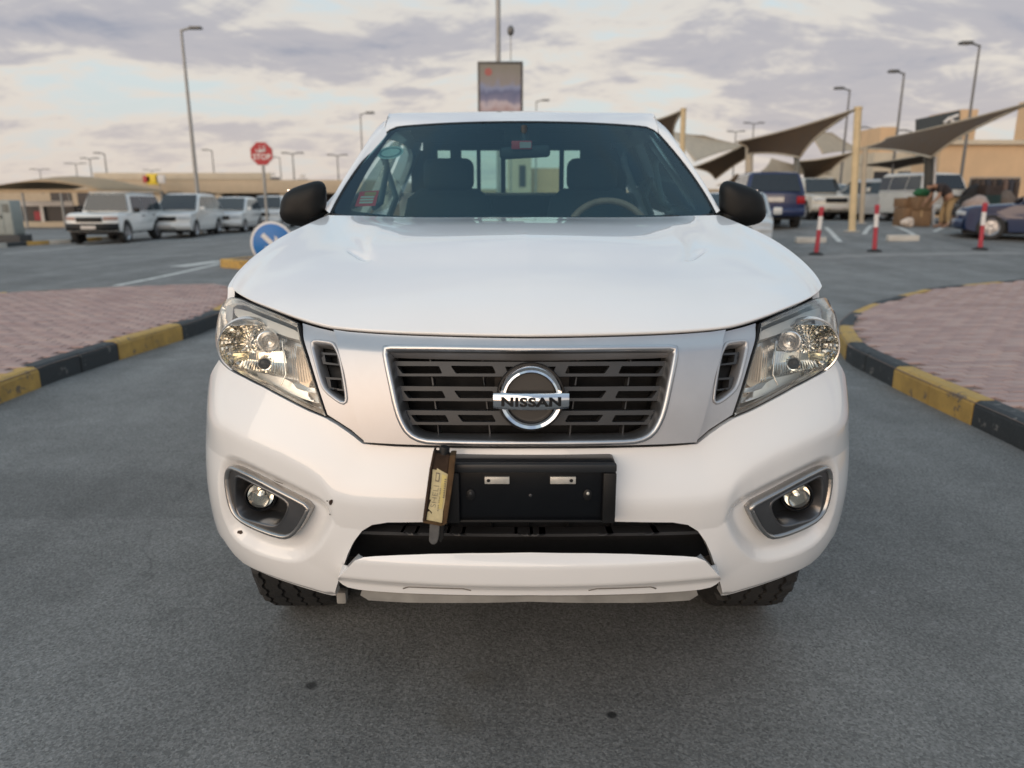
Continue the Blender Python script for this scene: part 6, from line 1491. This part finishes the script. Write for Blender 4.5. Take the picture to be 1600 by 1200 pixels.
def bag(px, y, w, h, c, label, z=0.0, grp='bundles heaped along the peach wall', cat='bundle'):
    x = X(px, y); bm = bmesh.new(); bmesh.ops.create_icosphere(bm, subdivisions=3, radius=1.0)
    rs_ = random.Random(px); ph = [rs_.uniform(0, 6) for _ in range(6)]
    for v in bm.verts:
        f = 1+0.13*math.sin(3*v.co.x+ph[0])*math.cos(4*v.co.z+ph[1])+0.08*math.sin(7*v.co.y+ph[2]+3*v.co.x); v.co *= f; v.co.x *= w/2; v.co.y *= w*0.4; v.co.z = (max(v.co.z, -0.85)+0.85)*h/1.85
    o = bm_obj('bundle', bm, mat('bundle_%d' % px, c, 0.85, var=0.2, vscale=6), None, smooth=True); o.location = (x, y, float(zg(x, y))+z); tag(o, label, cat, grp)
bag(1440, 24.7, 0.5, 0.26, (0.015, 0.10, 0.04), 'green bundle lying on the stacked cartons', 0.95); bag(1424, 24.3, 0.42, 0.30, (0.60, 0.52, 0.45), 'pale round bag on the ground before the cartons')
for px, w_, h_, c_, lab in ((1530, 0.9, 0.95, (0.42, 0.33, 0.29), 'pale pinkish bundle in the heap'), (1524, 0.9, 1.35, (0.02, 0.02, 0.022), 'tallest black bundle against the peach wall'), (1572, 0.8, 1.1, (0.14, 0.11, 0.09), 'brown bundle against the peach wall'), (1518, 0.6, 0.45, (0.30, 0.05, 0.06), 'red bundle low in front of the heap')):
    bag(px, 27.0 if h_ > 1.0 else 25.6, w_, h_, c_, lab)
# stacked plastic crates and a garment rail among the goods
def crate(px, y, z, c, label, w=0.6, d=0.4, h=0.32):
    x = X(px, y); r_ = empty('plastic_crate', (x, y, float(zg(x, y))+z), 0.1, label, 'crate', 'plastic crates along the peach wall'); m = mat('crate_%.2f%.2f' % (c[0], c[2]), c, 0.5, var=0.1)
    box_obj('floor', (-w/2, w/2, -d/2, d/2, 0, 0.02), m, r_)
    for s in (-1, 1):
        box_obj('end_wall', (s*w/2-0.012, s*w/2+0.012, -d/2, d/2, 0.021, h), m, r_)
        for k in range(3): box_obj('side_slat', (-w/2+0.013, w/2-0.013, s*d/2-0.01, s*d/2+0.01, 0.03+k*0.10, 0.10+k*0.10), m, r_)
for k, (px, z, c) in enumerate(((1500, 0, (0.03, 0.03, 0.035)), (1500, 0.33, (0.04, 0.04, 0.05)), (1500, 0.66, (0.03, 0.03, 0.03)), (1546, 0, (0.05, 0.04, 0.035)), (1546, 0.33, (0.03, 0.03, 0.03)), (1546, 0.66, (0.02, 0.05, 0.05)), (1546, 0.99, (0.05, 0.035, 0.03)), (1592, 0, (0.06, 0.05, 0.04)), (1592, 0.33, (0.10, 0.08, 0.07)))):
    crate(px, 26.6, z, c, '%s crate in the stack %s' % (('bottom', 'second', 'third', 'top')[round(z/0.33)], {1500: 'beside the bending person', 1546: 'behind the pinkish bundle', 1592: 'behind the navy saloon'}[px]))
x = X(1552, 27.8); gr_ = empty('garment_rail', (x, 27.8, float(zg(x, 27.8))), 0, 'garment rail with dark clothes against the peach wall', 'clothes rail')
for s in (-0.9, 0.9): tube_obj('upright', [(s, 0, 0), (s, 0, 1.6)], 0.02, galv, gr_, 8)
tube_obj('rail', [(-0.9, 0, 1.6), (0.9, 0, 1.6)], 0.02, galv, gr_, 8)
for k in range(8):
    xx_ = -0.75+k*0.21; c_ = random.choice(((0.03, 0.03, 0.035), (0.08, 0.06, 0.05), (0.05, 0.05, 0.06), (0.16, 0.11, 0.09))); prism_obj('garment', [(-0.06, 0.55+0.1*(k % 3)), (-0.075, 1.40), (-0.02, 1.56), (0.02, 1.56), (0.075, 1.40), (0.06, 0.55+0.1*(k % 3))], -0.22, 0.22, 'y', mat('garment_%d' % k, c_, 0.9, var=0.2), gr_, bev=0.015).location.x = xx_
# ---- person bending over the goods (side view, head towards the cartons)
px_, py_ = X(1480, 24.0), 24.0; per = empty('person', (px_, py_, float(zg(px_, py_))), 0, 'person in a dark top and tan trousers bending over the cartons', 'person')
def skin(name, nodes, edges, m, root_i=0):
    me = bpy.data.meshes.new(name); me.from_pydata([n[0] for n in nodes], edges, []); me.update(); o = bpy.data.objects.new(name, me); link(o, per); o.data.materials.append(m)
    o.modifiers.new('skin', 'SKIN'); sv = me.skin_vertices[0].data
    for i, n in enumerate(nodes): sv[i].radius = n[1] if isinstance(n[1], tuple) else (n[1], n[1])
    sv[root_i].use_root = True; o.modifiers.new('sub', 'SUBSURF').levels = 2; o.modifiers['sub'].render_levels = 2
    for md in o.modifiers:
        if md.type == 'SKIN': md.use_smooth_shade = True
    return o
skinm = mat('skin', (0.30, 0.17, 0.11), 0.6, var=0.1); topm = mat('dark_shirt', (0.030, 0.022, 0.022), 0.85, var=0.2); trm = mat('tan_trousers', (0.34, 0.235, 0.12), 0.85, var=0.15); hairm = mat('hair', (0.012, 0.010, 0.009), 0.7)
B = [((0.10, 0, 0.92), (0.15, 0.17)), ((-0.02, 0, 1.08), (0.14, 0.16)), ((-0.20, 0, 1.24), (0.14, 0.18)), ((-0.32, 0, 1.29), (0.12, 0.16)), ((-0.42, 0, 1.29), 0.058), ((-0.50, 0, 1.28), (0.085, 0.08)), ((-0.60, 0, 1.25), (0.088, 0.078)), ((-0.66, 0, 1.21), (0.05, 0.05)),
     ((-0.32, -0.19, 1.25), 0.062), ((-0.36, -0.23, 0.98), 0.048), ((-0.50, -0.20, 0.78), 0.036), ((-0.32, 0.19, 1.25), 0.062), ((-0.38, 0.23, 0.98), 0.048), ((-0.54, 0.18, 0.80), 0.036),
     ((0.11, -0.10, 0.84), 0.105), ((0.05, -0.12, 0.48), 0.068), ((0.10, -0.12, 0.10), 0.045), ((-0.04, -0.13, 0.045), 0.042), ((-0.12, -0.13, 0.035), 0.032), ((0.11, 0.10, 0.84), 0.105), ((0.00, 0.14, 0.48), 0.068), ((0.02, 0.16, 0.10), 0.045), ((-0.12, 0.17, 0.045), 0.042), ((-0.20, 0.17, 0.035), 0.032),
     ((-0.56, -0.19, 0.71), 0.034), ((-0.60, 0.17, 0.73), 0.034)]
E = [(0, 1), (1, 2), (2, 3), (3, 4), (4, 5), (5, 6), (6, 7), (3, 8), (8, 9), (9, 10), (3, 11), (11, 12), (12, 13), (0, 14), (14, 15), (15, 16), (16, 17), (17, 18), (0, 19), (19, 20), (20, 21), (21, 22), (22, 23), (10, 24), (13, 25)]
body = skin('body', B, E, skinm)
for s, hx_ in ((-1, (-0.57, -0.19, 0.70)), (1, (-0.61, 0.17, 0.72))):
    for k in range(5):
        a = (k-2)*0.016; ln = (0.05, 0.07, 0.075, 0.07, 0.055)[k]
        tube_obj('finger', [(hx_[0], hx_[1]+a, hx_[2]), (hx_[0]-0.015, hx_[1]+a*1.2, hx_[2]-ln*0.6), (hx_[0]-0.005, hx_[1]+a*1.2, hx_[2]-ln)], [0.010, 0.009, 0.007], skinm, per, 6)
skin('shirt', [((0.08, 0, 0.98), (0.165, 0.185)), ((-0.02, 0, 1.08), (0.16, 0.18)), ((-0.20, 0, 1.24), (0.16, 0.20)), ((-0.33, 0, 1.29), (0.135, 0.18)), ((-0.40, 0, 1.295), 0.08), ((-0.32, -0.20, 1.25), 0.080), ((-0.34, -0.225, 1.06), 0.068), ((-0.32, 0.20, 1.25), 0.080), ((-0.36, 0.225, 1.06), 0.068)], [(0, 1), (1, 2), (2, 3), (3, 4), (3, 5), (5, 6), (3, 7), (7, 8)], topm)
skin('trousers', [((0.10, 0, 0.93), (0.165, 0.19)), ((0.12, -0.10, 0.82), 0.125), ((0.06, -0.12, 0.48), 0.088), ((0.10, -0.12, 0.14), 0.07), ((0.12, 0.10, 0.82), 0.125), ((0.01, 0.14, 0.48), 0.088), ((0.03, 0.16, 0.14), 0.07)], [(0, 1), (1, 2), (2, 3), (0, 4), (4, 5), (5, 6)], trm)
skin('hair', [((-0.48, 0, 1.315), (0.07, 0.075)), ((-0.56, 0, 1.315), (0.085, 0.08)), ((-0.63, 0, 1.285), (0.06, 0.065))], [(0, 1), (1, 2)], hairm)
